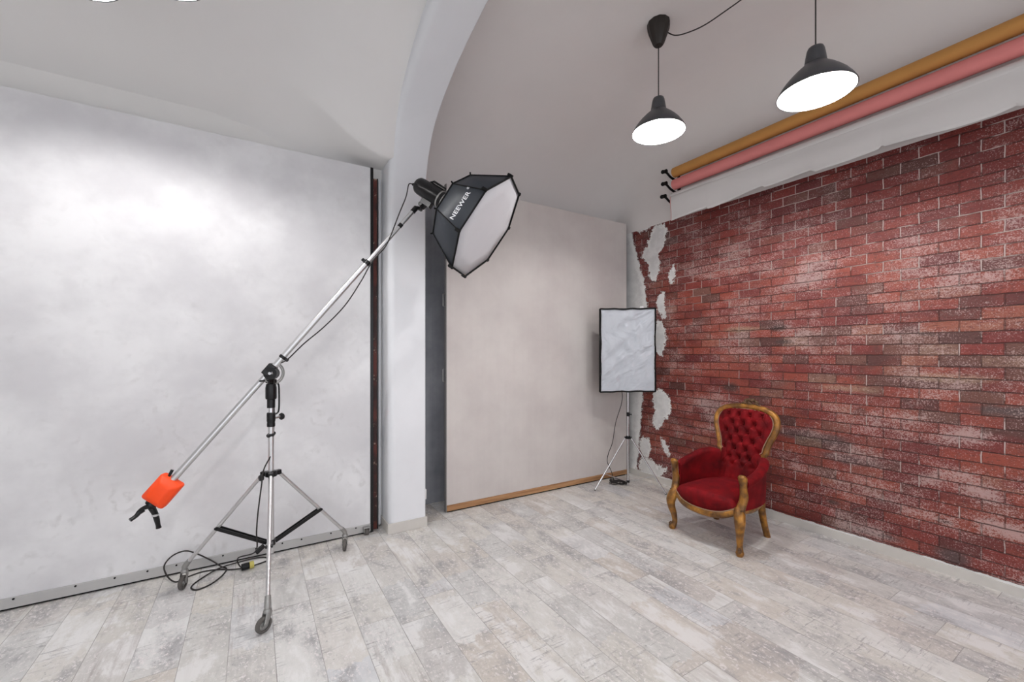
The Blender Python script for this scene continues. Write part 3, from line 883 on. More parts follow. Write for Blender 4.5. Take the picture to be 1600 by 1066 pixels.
for i, f in enumerate(feet):
    d = (f - C0); d.z = 0; dn = d.normalized(); side = V((-dn.y, dn.x, 0))
    top = C0 + dn * 0.052 + V((0, 0, 0.715))
    bot = f + V((0, 0, 0.150)) - dn * 0.012
    MB().obox(C0 + dn * 0.043 + V((0, 0, 0.718)), dn, side, (0, 0, 1), 0.020, 0.014, 0.015).build('leg_hinge', M['black'], t, bevel=0.003)
    lg = MB().cyl(top, bot, 0.0118, 18).build('leg', M['alu'], t)
    MB().tube([bot + (top - bot).normalized() * 0.028, bot - (top - bot).normalized() * 0.002, f + V((0, 0, 0.130)), f + V((0, 0, 0.118))], [0.0150, 0.0165, 0.0165, 0.0150], 14).build('leg_end', M['zinc'], lg)
    at = top + (bot - top) * 0.60
    # spreader: pair of black flat bars
    for s_ in (-1, 1):
        p = hub + V((0, 0, 0.018)) + dn * 0.024 + side * 0.010 * s_
        q = at + side * 0.014 * s_
        ax = (q - p).normalized()
        MB().obox((p + q) / 2, ax, side, ax.cross(side), (q - p).length / 2, 0.0035, 0.011).build('spreader', M['black'], t, bevel=0.001, smooth=0)
    MB().cyl(at - side * 0.020, at + side * 0.020, 0.009, 12).build('spreader_bolt', M['black'], t)
    # caster
    ang = [math.radians(70), math.radians(30), math.radians(75)][i]
    roll_d = V((math.cos(ang), math.sin(ang), 0)); ax = V((-roll_d.y, roll_d.x, 0))
    Wr = 0.043
    wc = f + V((0, 0, Wr)) - roll_d * 0.020 * (1 if i != 1 else 1.1)
    fk = MB().lathe([(0.008, 0), (0.020, 0.001), (0.022, 0.010), (0.017, 0.020), (0.008, 0.022)], f + V((0, 0, 0.098)), n=18, capb=True, capt=True)
    for s_ in (-1, 1):
        fk.tube([f + V((0, 0, 0.105)) + ax * 0.014 * s_, f + V((0, 0, 0.085)) + ax * 0.017 * s_ - roll_d * 0.004, wc + ax * 0.017 * s_], [0.015, 0.016, 0.008], 8, flat=0.18, up=roll_d)
    fk.cyl(wc - ax * 0.021, wc + ax * 0.021, 0.005, 10)
    ck = fk.build('caster_fork', M['zinc'], t, smooth=40)
    MB().lathe([(0.026, -0.011), (0.036, -0.012), (Wr - 0.001, -0.008), (Wr, 0), (Wr - 0.001, 0.008), (0.036, 0.012), (0.026, 0.011)], wc, ax, 36).build('tyre', M['rubber'], ck)
    MB().lathe([(0.004, -0.008), (0.012, -0.010), (0.014, -0.004), (0.0275, -0.006), (0.0275, 0.006), (0.014, 0.004), (0.012, 0.010), (0.004, 0.008)], wc, ax, 30).build('wheel_hub', M['zinc'], ck)
# boom head: disc, steel arc, clamp
view = V((-0.35, -0.93, 0.0)).normalized()
pc = PV + V((0, 0, -0.022)) + rt * 0.006
MB().cyl(pc - view * 0.018, pc + view * 0.040, 0.040, 32).build('pivot_disc', M['black'], t)
MB().cyl(pc + view * 0.040, pc + view * 0.046, 0.009, 16).build('pivot_bolt', M['chrome'], t)
arc = MB()
for R_, r_ in ((0.070, 0.0050), (0.058, 0.0040)):
    pts = [pc + rt * (0.012 + R_ * math.cos(a)) + V((0, 0, 1)) * R_ * math.sin(a) for a in np.linspace(math.radians(70), math.radians(-150), 24)]
    arc.tube(pts, r_, 8)
arc.build('tilt_arc', M['zinc'], t)
MB().obox(PV - view * 0.0 + V((0, 0, 0.0)) - rt * 0.010, BD, view, BD.cross(view), 0.040, 0.026, 0.026).build('boom_clamp', M['black'], t, bevel=0.007)
MB().cyl(PV - BD.cross(view) * -0.045 - rt * 0.02, PV - rt * 0.02 - BD.cross(view) * -0.03 + view * 0.02, 0.010, 12).build('clamp_bolt', M['chrome'], t)
MB().obox(C0 + V((0, 0, 1.318)), rt, fw, (0, 0, 1), 0.028, 0.018, 0.012).build('head_base', M['black'], t, bevel=0.003)
MB().tube([C0 + V((0, 0, 1.325)) - rt * 0.01, C0 + V((0, 0, 1.323)) - rt * 0.075], 0.006, 8).build('tilt_lever', M['black'], t)
LB = PV - BD * 0.955
J = PV + BD * 0.955
MB().cyl(LB, J, 0.0190, 24).build('boom_tube', M['alu'], t)
MB().cyl(J - BD * 0.02, PE - BD * 0.015, 0.0155, 24).build('boom_tube', M['alu'], t)
for q, L_ in ((J, 0.016), (PV + BD * 0.105, 0.010)):
    MB().cyl(q - BD * L_, q + BD * L_, 0.0225, 20).build('tube_clamp', M['black'], t, bevel=0.003)
sd = BD.cross(view).normalized()
MB().obox(J + sd * -0.030, BD, sd, view, 0.012, 0.012, 0.008).build('clamp_wing', M['black'], t, bevel=0.003)
MB().obox(PV + BD * 0.105 + sd * 0.028, BD, sd, view, 0.010, 0.014, 0.008).build('clamp_wing', M['black'], t, bevel=0.003)
MB().cyl(PE - BD * 0.205, PE - BD * 0.175, 0.0165, 16).build('tube_band', M['black'], t)
# upper joint
MB().cyl(PE - BD * 0.045, PE + BD * 0.006, 0.0195, 18).build('boom_end', M['black'], t, bevel=0.004)
E1 = PE + rt * 0.055 + V((0, 0, 0.010))
MB().obox((PE + E1) / 2, (E1 - PE), view, (0, 0, 1), 0.030, 0.014, 0.012).build('end_joint', M['black'], t, bevel=0.004)
MB().cyl(E1 - view * 0.02, E1 + view * 0.024, 0.015, 16).build('joint_knob', M['black'], t, bevel=0.003)
# grip clamp with two levers hanging under the lower boom end
gp = LB
g = MB()
g.cyl(gp + BD * 0.0, gp - BD * 0.035, 0.026, 18, 0.033)
g.obox(gp - BD * 0.042, rt, view, BD, 0.038, 0.022, 0.018)
cl = g.build('end_clamp', M['black'], t, bevel=0.006)
a_ = gp - BD * 0.055
MB().tube(smooth_path([a_ - rt * 0.022, a_ - rt * 0.040 + V((0, 0, -0.012)), a_ - rt * 0.055 + V((0, 0, -0.028)), a_ - rt * 0.082 + V((0, 0, -0.042))], 4), [0.017, 0.016, 0.016, 0.015, 0.014, 0.013, 0.012, 0.012, 0.011, 0.011, 0.011, 0.011, 0.011], 10).build('clamp_lever', M['black'], cl)
MB().tube(smooth_path([a_ + rt * 0.018, a_ + rt * 0.036 + V((0, 0, -0.045)), a_ + rt * 0.046 + V((0, 0, -0.090)), a_ + rt * 0.054 + V((0, 0, -0.135))], 4), [0.018, 0.018, 0.017, 0.016, 0.0155, 0.015, 0.015, 0.0145, 0.014, 0.013, 0.012, 0.013, 0.0145], 10).build('clamp_lever', M['black'], cl)
q_ = a_ + rt * 0.038 + V((0, 0, -0.052))
MB().cyl(q_ - V((0, 0, 0.006)), q_ + V((0, 0, 0.006)), 0.0175, 14).build('lever_band', M['chrome'], cl)

# orange counterweight on the boom
CW = PV - BD * 0.893
t = thing('counterweight', 'orange counterweight block on the low end of the boom', 'counterweight', CW)
up = view.cross(BD).normalized()
w = MB()
def cwring(off, sx, sy):
    return [CW + BD * (i * sx) + up * (j * sy) + view * off for i, j in ((-1, -1), (1, -1), (1, 1), (-1, 1))]
rings = [cwring(-0.040, 0.060, 0.050), cwring(-0.030, 0.078, 0.066), cwring(0.022, 0.080, 0.068), cwring(0.052, 0.050, 0.036)]
vs = [p for r_ in rings for p in r_]
fs = [(k * 4 + i, k * 4 + (i + 1) % 4, k * 4 + 4 + (i + 1) % 4, k * 4 + 4 + i) for k in range(3) for i in range(4)] + [(3, 2, 1, 0), (12, 13, 14, 15)]
w.add(vs, fs).build('weight_body', M['orange'], t, bevel=0.011, seg=3, smooth=50)
MB().tube([CW + BD * 0.075 + up * 0.030, CW + BD * 0.115 + up * 0.040], [0.007, 0.009], 10).build('clamp_screw', M['black'], t)

# ------------------------------------------------------------------ octagonal softbox and flash
OC = V((1.453, 2.718, 2.402)); ON = V((0.594, -0.572, -0.566)).normalized()
OX = V((0.14476, -0.61563, 0.77462)); OX = (OX - ON * OX.dot(ON)).normalized(); OY = ON.cross(OX)
def oring(R, h, off=0.0):
    return [OC - ON * h + OX * (R * math.cos(-i * PI / 4)) + OY * (R * math.sin(-i * PI / 4)) for i in range(8)]
t = thing('octagonal_softbox', 'dark octagonal softbox with pale diffuser at the top of the boom', 'softbox', OC - ON * 0.36)
R0, R1, R2 = oring(0.40, 0.0), oring(0.262, 0.285), oring(0.075, 0.375)
mb = MB()
allv = R0 + R1 + R2
mb.add(allv, [(k * 8 + i, k * 8 + (i + 1) % 8, k * 8 + 8 + (i + 1) % 8, k * 8 + 8 + i) for k in range(2) for i in range(8)])
sh = mb.build('shell', M['oct_shell'], t, smooth=10, solid=0.003)
# diffuser, slightly set back and slightly domed
mb = MB()
rings = [[OC + ON * 0.006] ] 
vs = [OC + ON * 0.008]
for k, (rad, h) in enumerate(((0.13, -0.006), (0.27, -0.002), (0.392, 0.004))):
    vs += oring(rad, h)
fs = [(0, 1 + i, 1 + (i + 1) % 8) for i in range(8)]
for k in range(2):
    fs += [(1 + k * 8 + i, 1 + k * 8 + (i + 1) % 8, 9 + k * 8 + (i + 1) % 8, 9 + k * 8 + i) for i in range(8)]
mb.add(vs, fs).build('diffuser', M['diffuser'], t, smooth=180, solid=0.001)
MB().tube(oring(0.400, -0.001), 0.0065, 8, closed=True, up=ON).build('front_hem', M['matt_black'], t)
MB().tube(oring(0.264, 0.287), 0.006, 8, closed=True, up=ON).build('back_hem', M['matt_black'], t)
for i in range(8):
    MB().tube([R2[i], R1[i] + (R1[i] - OC).normalized() * 0.004, R0[i] + (R0[i] - OC).normalized() * 0.004], 0.0045, 8).build('rib', M['matt_black'], t)
    dd = (R0[i] - OC).normalized()
    MB().obox(R0[i] + dd * 0.004 - ON * 0.010, dd, ON, dd.cross(ON), 0.008, 0.020, 0.011).build('corner_pocket', M['matt_black'], t, bevel=0.003)
    dd = (R1[i] - (OC - ON * 0.285)).normalized()
    MB().cyl(R1[i], R1[i] + dd * 0.018 - ON * 0.012, 0.0055, 8).build('rib_tip', M['matt_black'], t)
MB().lathe([(0.050, 0.0), (0.082, 0.002), (0.084, 0.018), (0.055, 0.022)], OC - ON * 0.392, ON, 30).build('speed_ring', M['zinc'], t)
# maker's lettering on the upper side panel
face = [R0[6], R0[7], R1[7], R1[6]]
fc = sum(face, V()) / 4
ex = ((R0[7] - R0[6]) + (R1[7] - R1[6])).normalized()
ey0 = ((R1[7] + R1[6]) - (R0[7] + R0[6])).normalized()
ez = ex.cross(ey0).normalized()
if ez.dot(fc - (OC - ON * 0.15)) < 0: ez = -ez
ey = ez.cross(ex).normalized()
fcu = bpy.data.curves.new('lettering', 'FONT')
fcu.body = 'NEEWER'; fcu.align_x = 'CENTER'; fcu.align_y = 'CENTER'; fcu.size = 0.056; fcu.offset = 0.0010; fcu.space_character = 1.06; fcu.extrude = 0.0004
tmp = bpy.data.objects.new('tmp', fcu)
COL.objects.link(tmp)
dg = bpy.context.evaluated_depsgraph_get()
me = bpy.data.meshes.new_from_object(tmp.evaluated_get(dg))
bpy.data.objects.remove(tmp)
fcu2 = bpy.data.curves.new('lettering', 'FONT')
fcu2.body = '\u00ae'; fcu2.size = 0.028; fcu2.align_x = 'CENTER'; fcu2.extrude = 0.0004; fcu2.offset = 0.0004
tmp = bpy.data.objects.new('tmp', fcu2); COL.objects.link(tmp)
dg = bpy.context.evaluated_depsgraph_get()
me2 = bpy.data.meshes.new_from_object(tmp.evaluated_get(dg))
bpy.data.objects.remove(tmp)
org = (R0[6] + R0[7]) / 2 * 0.60 + (R1[6] + R1[7]) / 2 * 0.40
org = org - ex * 0.008 + ez * 0.0032
mb = MB()
vs = [org + ex * (v.co.x * 0.93) + ey * (v.co.y * 1.0) + ez * v.co.z for v in me.vertices]
mb.add(vs, [tuple(p.vertices) for p in me.polygons])
vs = [org + ex * (v.co.x + 0.128) + ey * (v.co.y + 0.020) + ez * v.co.z for v in me2.vertices]
mb.add(vs, [tuple(p.vertices) for p in me2.polygons])
mb.build('lettering', M['white_print'], sh, smooth=0)['label'] = 'white maker lettering'

FH = OC - ON * 0.395
t = thing('studio_flash', 'black cylindrical studio flash head mounted behind the octagonal softbox', 'flash head', FH)
MB().lathe([(0.040, 0), (0.062, 0.003), (0.066, 0.02), (0.066, 0.160), (0.064, 0.225), (0.060, 0.250), (0.048, 0.266), (0.030, 0.270)], FH, -ON, 32, True, True).build('flash_body', M['black'], t)
upf = (V((0, 0, 1)) - ON * ON.z).normalized(); sdf = ON.cross(upf).normalized()
hd = MB().tube([FH - ON * 0.045 + upf * 0.058, FH - ON * 0.050 + upf * 0.085, FH - ON * 0.160 + upf * 0.085, FH - ON * 0.185 + upf * 0.060], 0.008, 10, up=sdf)
hd.build('carry_handle', M['black'], t)
MB().obox(FH - ON * 0.10 + upf * 0.062, ON, sdf, upf, 0.055, 0.024, 0.010).build('top_rib', M['matt_black'], t, bevel=0.003)
MB().lathe([(0.064, 0), (0.0675, 0.001), (0.0675, 0.012), (0.064, 0.013)], FH - ON * 0.03, -ON, 32).build('band', M['zinc'], t)
b0 = FH - ON * 0.12 - upf * 0.058
MB().obox(b0 - upf * 0.020, ON, sdf, upf, 0.045, 0.022, 0.024).build('swivel_bracket', M['black'], t, bevel=0.004)
b1 = b0 - upf * 0.05
MB().tube([b1 + upf * 0.02, (b1 + E1) / 2 + V((0, 0, 0.0)), E1 + V((0, 0, 0.008))], [0.020, 0.017, 0.014], 12).build('spigot', M['black'], t)
MB().cyl(b1 - sdf * 0.03 - ON * 0.035, b1 + sdf * 0.02 - ON * 0.035, 0.017, 16).build('tilt_knob', M['black'], t, bevel=0.003)
MB().cyl(FH - ON * 0.262 - upf * 0.012, FH - ON * 0.30 - upf * 0.018, 0.011, 12).build('plug', M['black'], t, bevel=0.002)

# flash power cable: down the boom, down the stand, coiled on the floor
pl = FH - ON * 0.30 - upf * 0.018
dnv = (V((0, 0, -1)) - BD * -BD.z).normalized()
bp = lambda s_, off: PV + BD * s_ + dnv * off + view * 0.012
pts = [pl, pl - ON * 0.03 + V((0, 0, -0.02)) - rt * 0.01, pl - rt * 0.075 + V((0, 0, -0.12)), pl - rt * 0.145 + V((0, 0, -0.26)), bp(1.16, 0.018), bp(1.05, 0.022), bp(0.955, 0.028), bp(0.82, 0.055), bp(0.62, 0.080), bp(0.42, 0.070), bp(0.25, 0.045), bp(0.11, 0.034),
       PV + rt * 0.045 + V((0, 0, 0.02)) + view * 0.03, C0 + rt * 0.030 + view * 0.03 + V((0, 0, 1.27)), C0 + rt * 0.026 + view * 0.014 + V((0, 0, 1.10)), C0 + rt * 0.020 + view * 0.010 + V((0, 0, 0.97)), C0 + rt * 0.014 + view * 0.014 + V((0, 0, 0.86)),
       C0 - rt * 0.040 + view * 0.02 + V((0, 0, 0.76)), C0 - rt * 0.052 + view * 0.03 + V((0, 0, 0.66)), C0 - rt * 0.085 + V((0, 0, 0.50)), C0 - rt * 0.095 + V((0, 0, 0.38)), C0 - rt * 0.15 - view * 0.12 + V((0, 0, 0.22)),
       V((-0.085, 3.44, 0.10)), V((-0.075, 3.45, 0.035)), V((-0.045, 3.455, 0.018))]
t = thing('power_cable', 'thin black power cable hanging from flash head down to extension socket', 'cable', C0 + V((-0.1, 0.2, 0)))
MB().tube(smooth_path(pts, 7), 0.0042, 8).build('cable_run', M['cord'], t)
t = thing('extension_cable', 'black extension cable looped on the floor around the left caster', 'cable', V((-0.2, 3.45, 0)))
pts = [(-0.060, 3.462, 0.012), (-0.13, 3.50, 0.006), (-0.21, 3.55, 0.006), (-0.30, 3.565, 0.006), (-0.385, 3.53, 0.005), (-0.43, 3.50, 0.006), (-0.475, 3.545, 0.03), (-0.50, 3.585, 0.09), (-0.46, 3.605, 0.14), (-0.39, 3.608, 0.155), (-0.32, 3.607, 0.115),
       (-0.24, 3.602, 0.05), (-0.19, 3.575, 0.012), (-0.155, 3.53, 0.006), (-0.175, 3.44, 0.005), (-0.23, 3.35, 0.005), (-0.30, 3.315, 0.005), (-0.335, 3.37, 0.005), (-0.30, 3.45, 0.006), (-0.20, 3.545, 0.013), (-0.08, 3.58, 0.012), (0.03, 3.595, 0.008), (0.085, 3.57, 0.006),
       (0.10, 3.525, 0.005), (0.06, 3.50, 0.006), (-0.005, 3.465, 0.012)]
MB().tube(smooth_path(pts, 9), 0.0046, 8).build('cable_loop', M['cord'], t)
sk_ = MB().cyl((-0.068, 3.455, 0.023), (-0.020, 3.462, 0.023), 0.0225, 18).build('socket_body', M['black'], t, bevel=0.004)
MB().cyl((-0.020, 3.462, 0.023), (0.006, 3.466, 0.023), 0.0235, 18).build('tape_band', M['yellow'], t, bevel=0.003)['label'] = 'pale yellow band'

# ------------------------------------------------------------------ rectangular softbox on light stand
SC = V((3.60, 3.37, 0))
t = thing('light_stand', 'slim silver tripod light stand in the corner under rectangular softbox', 'light stand', SC)
MB().cyl(SC + V((0, 0, 0.012)), SC + V((0, 0, 0.82)), 0.0135, 18).build('column', M['chrome'], t)
MB().cyl(SC + V((0, 0, 0.80)), SC + V((0, 0, 1.46)), 0.0110, 18).build('column', M['chrome'], t)
MB().lathe([(0.011, 0), (0.018, 0.001), (0.018, 0.040), (0.013, 0.045)], SC + V((0, 0, 0.79)), n=18, capb=True, capt=True).build('column_lock', M['black'], t)
MB().cyl(SC + V((0.012, -0.012, 0.812)), SC + V((0.03, -0.03, 0.812)), 0.009, 10).build('lock_knob', M['black'], t)
MB().lathe([(0.013, 0), (0.026, 0.001), (0.026, 0.032), (0.013, 0.034)], SC + V((0, 0, 0.535)), n=18, capb=True, capt=True).build('leg_collar', M['black'], t)
MB().lathe([(0.013, 0), (0.020, 0.001), (0.020, 0.024), (0.013, 0.026)], SC + V((0, 0, 0.045)), n=18, capb=True, capt=True).build('brace_collar', M['black'], t)
for f in (V((3.180, 3.450, 0)), V((3.731, 2.966, 0)), V((3.880, 3.635, 0))):
    dn = (f - SC).normalized(); side = V((-dn.y, dn.x, 0))
    MB().obox(SC + dn * 0.030 + V((0, 0, 0.552)), dn, side, (0, 0, 1), 0.014, 0.009, 0.012).build('leg_hinge', M['black'], t, bevel=0.002)
    a, b = SC + dn * 0.036 + V((0, 0, 0.550)), f + V((0, 0, 0.012))
    MB().cyl(a, b, 0.0085, 12).build('leg', M['chrome'], t)
    at = a + (b - a) * 0.70
    MB().cyl(b, b + (a - b).normalized() * -0.012, 0.010, 12).build('rubber_foot', M['rubber'], t)
    MB().cyl(SC + dn * 0.018 + V((0, 0, 0.060)), at, 0.0048, 8).build('brace', M['alu'], t)

# softbox: front rectangle faces the camera side of the room
c4 = [V((3.220, 3.421, 1.985)), V((3.736, 3.104, 1.992)), V((3.744, 3.099, 1.075)), V((3.224, 3.419, 1.078))]   # TL TR BR BL
fcn = sum(c4, V()) / 4
rx = (c4[1] - c4[0]).normalized(); nrm = V((rx.y, -rx.x, 0))
if nrm.dot(-fcn) < 0: nrm = -nrm
t = thing('rectangular_softbox', 'black-rimmed rectangular softbox with wrinkled grey-white cloth on slim stand', 'softbox', fcn)
t['group'] = 'softboxes'
del t['group']
bk = fcn - nrm * 0.27
def rect(c, hw, hh): return [c - rx * hw + V((0, 0, hh)), c + rx * hw + V((0, 0, hh)), c + rx * hw - V((0, 0, hh)), c - rx * hw - V((0, 0, hh))]
fr = rect(fcn, 0.303, 0.456)
midr = rect(fcn - nrm * 0.05, 0.303, 0.456)
bkr = rect(bk, 0.07, 0.07)
vs = fr + midr + bkr
MB().add(vs, [(k * 4 + i, k * 4 + (i + 1) % 4, k * 4 + 4 + (i + 1) % 4, k * 4 + 4 + i) for k in range(2) for i in range(4)] + [(8, 9, 10, 11)]).build('shell', M['matt_black'], t, solid=0.003, smooth=0)
upz = V((0, 0, 1))
def cloth(u, v):
    x = (u - 0.5) * 2; y = (v - 0.5) * 2
    ed = min(1, min(1 - abs(x), 1 - abs(y)) * 6)
    wr = 0.006 * math.sin(9 * x + 7 * y + 2 * math.sin(3 * y)) * math.exp(-((x - y * 0.7) ** 2) * 2) + 0.004 * math.sin(5 * x - 13 * y) * (0.4 + 0.6 * v) + 0.003 * math.sin(17 * x + 5 * y)
    return tuple(fcn + rx * (x * 0.293) + upz * (y * 0.446) + nrm * (-0.006 + ed * wr * 1.1))
MB().grid(cloth, 60, 80).build('diffuser', M['wrinkled'], t, smooth=180)
fm = [c + nrm * 0.002 for c in rect(fcn, 0.301, 0.454)]
b = MB()
nseg = 24
for i in range(4):
    p, q = fm[i], fm[(i + 1) % 4]
    pts = []
    for k in range(nseg + 1):
        s_ = k / nseg
        inw = (fcn - (p + q) / 2).normalized()
        pts.append(p + (q - p) * s_ + inw * (0.004 * math.sin(s_ * 19 + i) * math.sin(s_ * PI) + 0.005 * math.sin(s_ * PI)))
    b.tube(pts, 0.0085, 8)
b.build('rim', M['matt_black'], t, smooth=60)
b = MB()
for x_ in (-0.285, 0.285):
    b.tube([fcn + rx * (x_ + 0.003 * math.sin(k * 2.1)) + upz * (-0.43 + 0.86 * k / 30) + nrm * 0.003 for k in range(31)], [0.002 + 0.0012 * (k % 2) for k in range(31)], 6)
b.tube([fcn + rx * (-0.285 + 0.57 * k / 20) + upz * (-0.436 + 0.002 * math.sin(k * 1.7)) + nrm * 0.003 for k in range(21)], [0.002 + 0.0012 * (k % 2) for k in range(21)], 6)
b.build('gathered_seam', M['diffuser'], t)
MB().cyl(bk, bk - nrm * 0.14, 0.055, 24, 0.05).build('lamp_head', M['black'], t, bevel=0.006)
MB().tube([bk - nrm * 0.06, V((SC.x, SC.y, 1.52)), V((SC.x, SC.y, 1.452))], 0.014, 10).build('mount', M['black'], t)
MB().obox(fcn + rx * 0.15 + upz * 0.467 + nrm * 0.0, rx, nrm, upz, 0.02, 0.008, 0.006).build('tab', M['socket_white'], t)

t = thing('lamp_cable', 'black cable down from rectangular softbox into a tangle at stand foot', 'cable', V((3.55, 3.46, 0)))
pts = [bk - nrm * 0.13, V((3.56, 3.44, 1.35)), V((3.555, 3.42, 1.1)), V((3.545, 3.41, 0.95)), V((3.48, 3.44, 0.72)), V((3.44, 3.45, 0.50)), V((3.40, 3.47, 0.38)), V((3.40, 3.49, 0.28)), V((3.47, 3.50, 0.16)), V((3.515, 3.51, 0.06)), V((3.51, 3.50, 0.012))]
MB().tube(smooth_path(pts, 7), 0.0038, 8).build('hanging_run', M['cord'], t)
pts = []
rs = random.Random(3)
for k in range(64):
    a = k * 2.35 / 1.0
    rad = 0.5 + 0.5 * rs.random()
    pts.append((3.555 + 0.105 * rad * math.cos(a * 0.43) + 0.012 * rs.uniform(-1, 1), 3.475 - 0.064 * rad * math.cos(a * 0.43) + 0.030 * math.sin(a * 0.43) * rad, 0.006 + 0.055 * rs.random() ** 1.3))
MB().tube(smooth_path(pts, 6), 0.0040, 6).build('tangle', M['cord'], t)

# ------------------------------------------------------------------ armchair (local: x forward, y left)
t = thing('armchair', 'carved gilt-wood armchair in buttoned red velvet before the brick wall', 'armchair', (3.32, 2.072, 0), PI, local=True)
G = M['gilt']; VE = M['velvet']
FY, RY = 0.285, 0.215
# legs
for s_ in (1, -1):
    pts = [(0.232, s_ * 0.272, 0.345), (0.250, s_ * 0.288, 0.30), (0.266, s_ * 0.300, 0.25), (0.262, s_ * 0.298, 0.19), (0.246, s_ * 0.288, 0.13), (0.238, s_ * 0.283, 0.07), (0.246, s_ * 0.288, 0.035), (0.256, s_ * 0.294, 0.022), (0.254, s_ * 0.292, 0.0)]
    P = smooth_path(pts, 5)
    rad = np.interp(np.linspace(0, 8, len(P)), range(9), [0.032, 0.040, 0.039, 0.031, 0.025, 0.021, 0.025, 0.030, 0.021])
    lg = MB().tube(P, list(rad), 14).build('leg', G, t, smooth=60)
    MB().tube([(0.262, s_ * 0.296, 0.058), (0.272, s_ * 0.303, 0.045), (0.276, s_ * 0.305, 0.028)], [0.010, 0.014, 0.009], 8).build('toe_carving', M['wood_dark'], lg)
for s_ in (1, -1):
    pts = [(-0.195, s_ * 0.205, 0.345), (-0.200, s_ * 0.208, 0.26), (-0.215, s_ * 0.213, 0.16), (-0.240, s_ * 0.218, 0.07), (-0.262, s_ * 0.222, 0.0)]
    P = smooth_path(pts, 5)
    rad = np.interp(np.linspace(0, 4, len(P)), range(5), [0.030, 0.029, 0.027, 0.025, 0.026])
    MB().tube(P, list(rad), 8, up=(1, 0, 0)).build('leg', G, t, smooth=60)
# seat rails
fpts = [(0.238, 0.285, 0.330), (0.252, 0.245, 0.308), (0.285, 0.175, 0.274), (0.305, 0.09, 0.259), (0.312, 0.0, 0.256), (0.305, -0.09, 0.259), (0.285, -0.175, 0.274), (0.252, -0.245, 0.308), (0.238, -0.285, 0.330)]
P = smooth_path(fpts, 6)
MB().tube(P, 0.027, 12, flat=0.62).build('front_rail', G, t, smooth=60)
MB().tube([p + np.array([0.010, 0, 0.026]) for p in P], 0.0038, 6).build('nail_trim', M['trim'], t)
for s_ in (1, -1):
    P2 = smooth_path([(0.225, s_ * 0.288, 0.322), (0.08, s_ * 0.292, 0.312), (-0.08, s_ * 0.262, 0.312), (-0.205, s_ * 0.212, 0.318)], 6)
    MB().tube(P2, 0.027, 12, flat=0.55).build('side_rail', G, t, smooth=60)
MB().tube([(-0.205, 0.20, 0.318), (-0.212, 0, 0.318), (-0.205, -0.20, 0.318)], 0.025, 10, flat=0.6).build('back_rail', G, t, smooth=60)
# seat cushion: closed puffy form following the front rail
def fr_x(y):
    yy = [q[1] for q in fpts][::-1]; xx = [q[0] for q in fpts][::-1]
    return float(np.interp(y, yy, xx))
def fr_z(y):
    yy = [q[1] for q in fpts][::-1]; zz = [q[2] for q in fpts][::-1]
    return float(np.interp(y, yy, zz))
Pf = smooth_path(fpts, 6)[::-1]
pyy = [p[1] for p in Pf]; pxx = [p[0] for p in Pf]; pzz = [p[2] for p in Pf]
fr_x = lambda y: float(np.interp(y, pyy, pxx)); fr_z = lambda y: float(np.interp(y, pyy, pzz))
def seat(u, v):
    # v: 0 front-bottom edge .. 1 back; u across
    e = (u - 0.5) * 2
    if v < 0.35:                      # front face bulging up from rail
        k = v / 0.35
        y = e * 0.268
        ang = k * PI / 2
        x = fr_x(y) - 0.004 - 0.040 * (1 - math.cos(ang)) + 0.020 * math.sin(ang * 2)
        z0 = fr_z(y) + 0.018
        z1 = 0.398 + 0.020 * (1 - e * e)
        z = z0 + (z1 - z0) * math.sin(ang)
    else:
        k = (v - 0.35) / 0.65
        hw = 0.268 + (0.195 - 0.268) * k
        y = e * hw
        x = fr_x(e * 0.268) - 0.044 + (-0.195 - (fr_x(e * 0.268) - 0.044)) * k
        z = 0.398 + 0.020 * (1 - e * e) + 0.030 * math.sin(min(k * 1.6, 1) * PI / 2) * (1 - abs(e) ** 3) - 0.040 * max(0, k - 0.55)
    z -= 0.055 * abs(e) ** 8
    return (x, y, z)
MB().grid(seat, 50, 46).build('seat', VE, t, smooth=180)
# back frame (balloon outline) in a leaning plane
def bpt(y, z, off=0.0):
    x = -0.215 - (z - 0.40) * 0.235
    n_ = (0.9735, 0.2288)
    return (x + n_[0] * off, y, z + n_[1] * off)
bo = [(0.178, 0.640), (0.200, 0.665), (0.205, 0.705), (0.224, 0.765), (0.248, 0.825), (0.262, 0.880), (0.258, 0.935), (0.232, 0.980), (0.180, 1.010), (0.100, 1.028), (0.0, 1.035)]
outl = bo + [(-y, z) for y, z in bo[::-1][1:]]
OP = smooth_path([(y, z, 0) for y, z in outl], 5)
P = [bpt(p[0], p[1]) for p in OP]
rad = [0.020 + 0.006 * math.sin(PI * k / (len(P) - 1)) for k in range(len(P))]
fb = MB().tube(P, rad, 14, up=(1, 0, 0)).build('back_frame', G, t, smooth=60)
for s_ in (1, -1):
    sc = [bpt(s_ * (0.190 + 0.020 * math.cos(a) * (1 - a / 9)), 0.642 + 0.020 * math.sin(a) * (1 - a / 9) - 0.004, 0.006) for a in np.linspace(0.8, 6.5, 20)]
    MB().tube(sc, [0.011 - 0.0003 * k for k in range(20)], 8).build('scroll', M['wood_dark'], fb)
    MB().tube([bpt(s_ * 0.186, 0.64), bpt(s_ * 0.195, 0.52), (-0.205, s_ * 0.205, 0.345)], [0.020, 0.019, 0.022], 10).build('back_post', G, t, smooth=60)
inset = []
for k, p in enumerate(OP):
    a = OP[max(k - 1, 0)]; b = OP[min(k + 1, len(OP) - 1)]
    tx, tz = b[0] - a[0], b[1] - a[1]; L_ = math.hypot(tx, tz)
    nx, nz = tz / L_, -tx / L_
    if nx * (0 - p[0]) + nz * (0.85 - p[1]) < 0: nx, nz = -nx, -nz
    inset.append((p[0] + nx * 0.024, p[1] + nz * 0.024))
MB().tube([bpt(y, z, 0.014) for y, z in inset], 0.0042, 6).build('braid_trim', M['trim'], t)
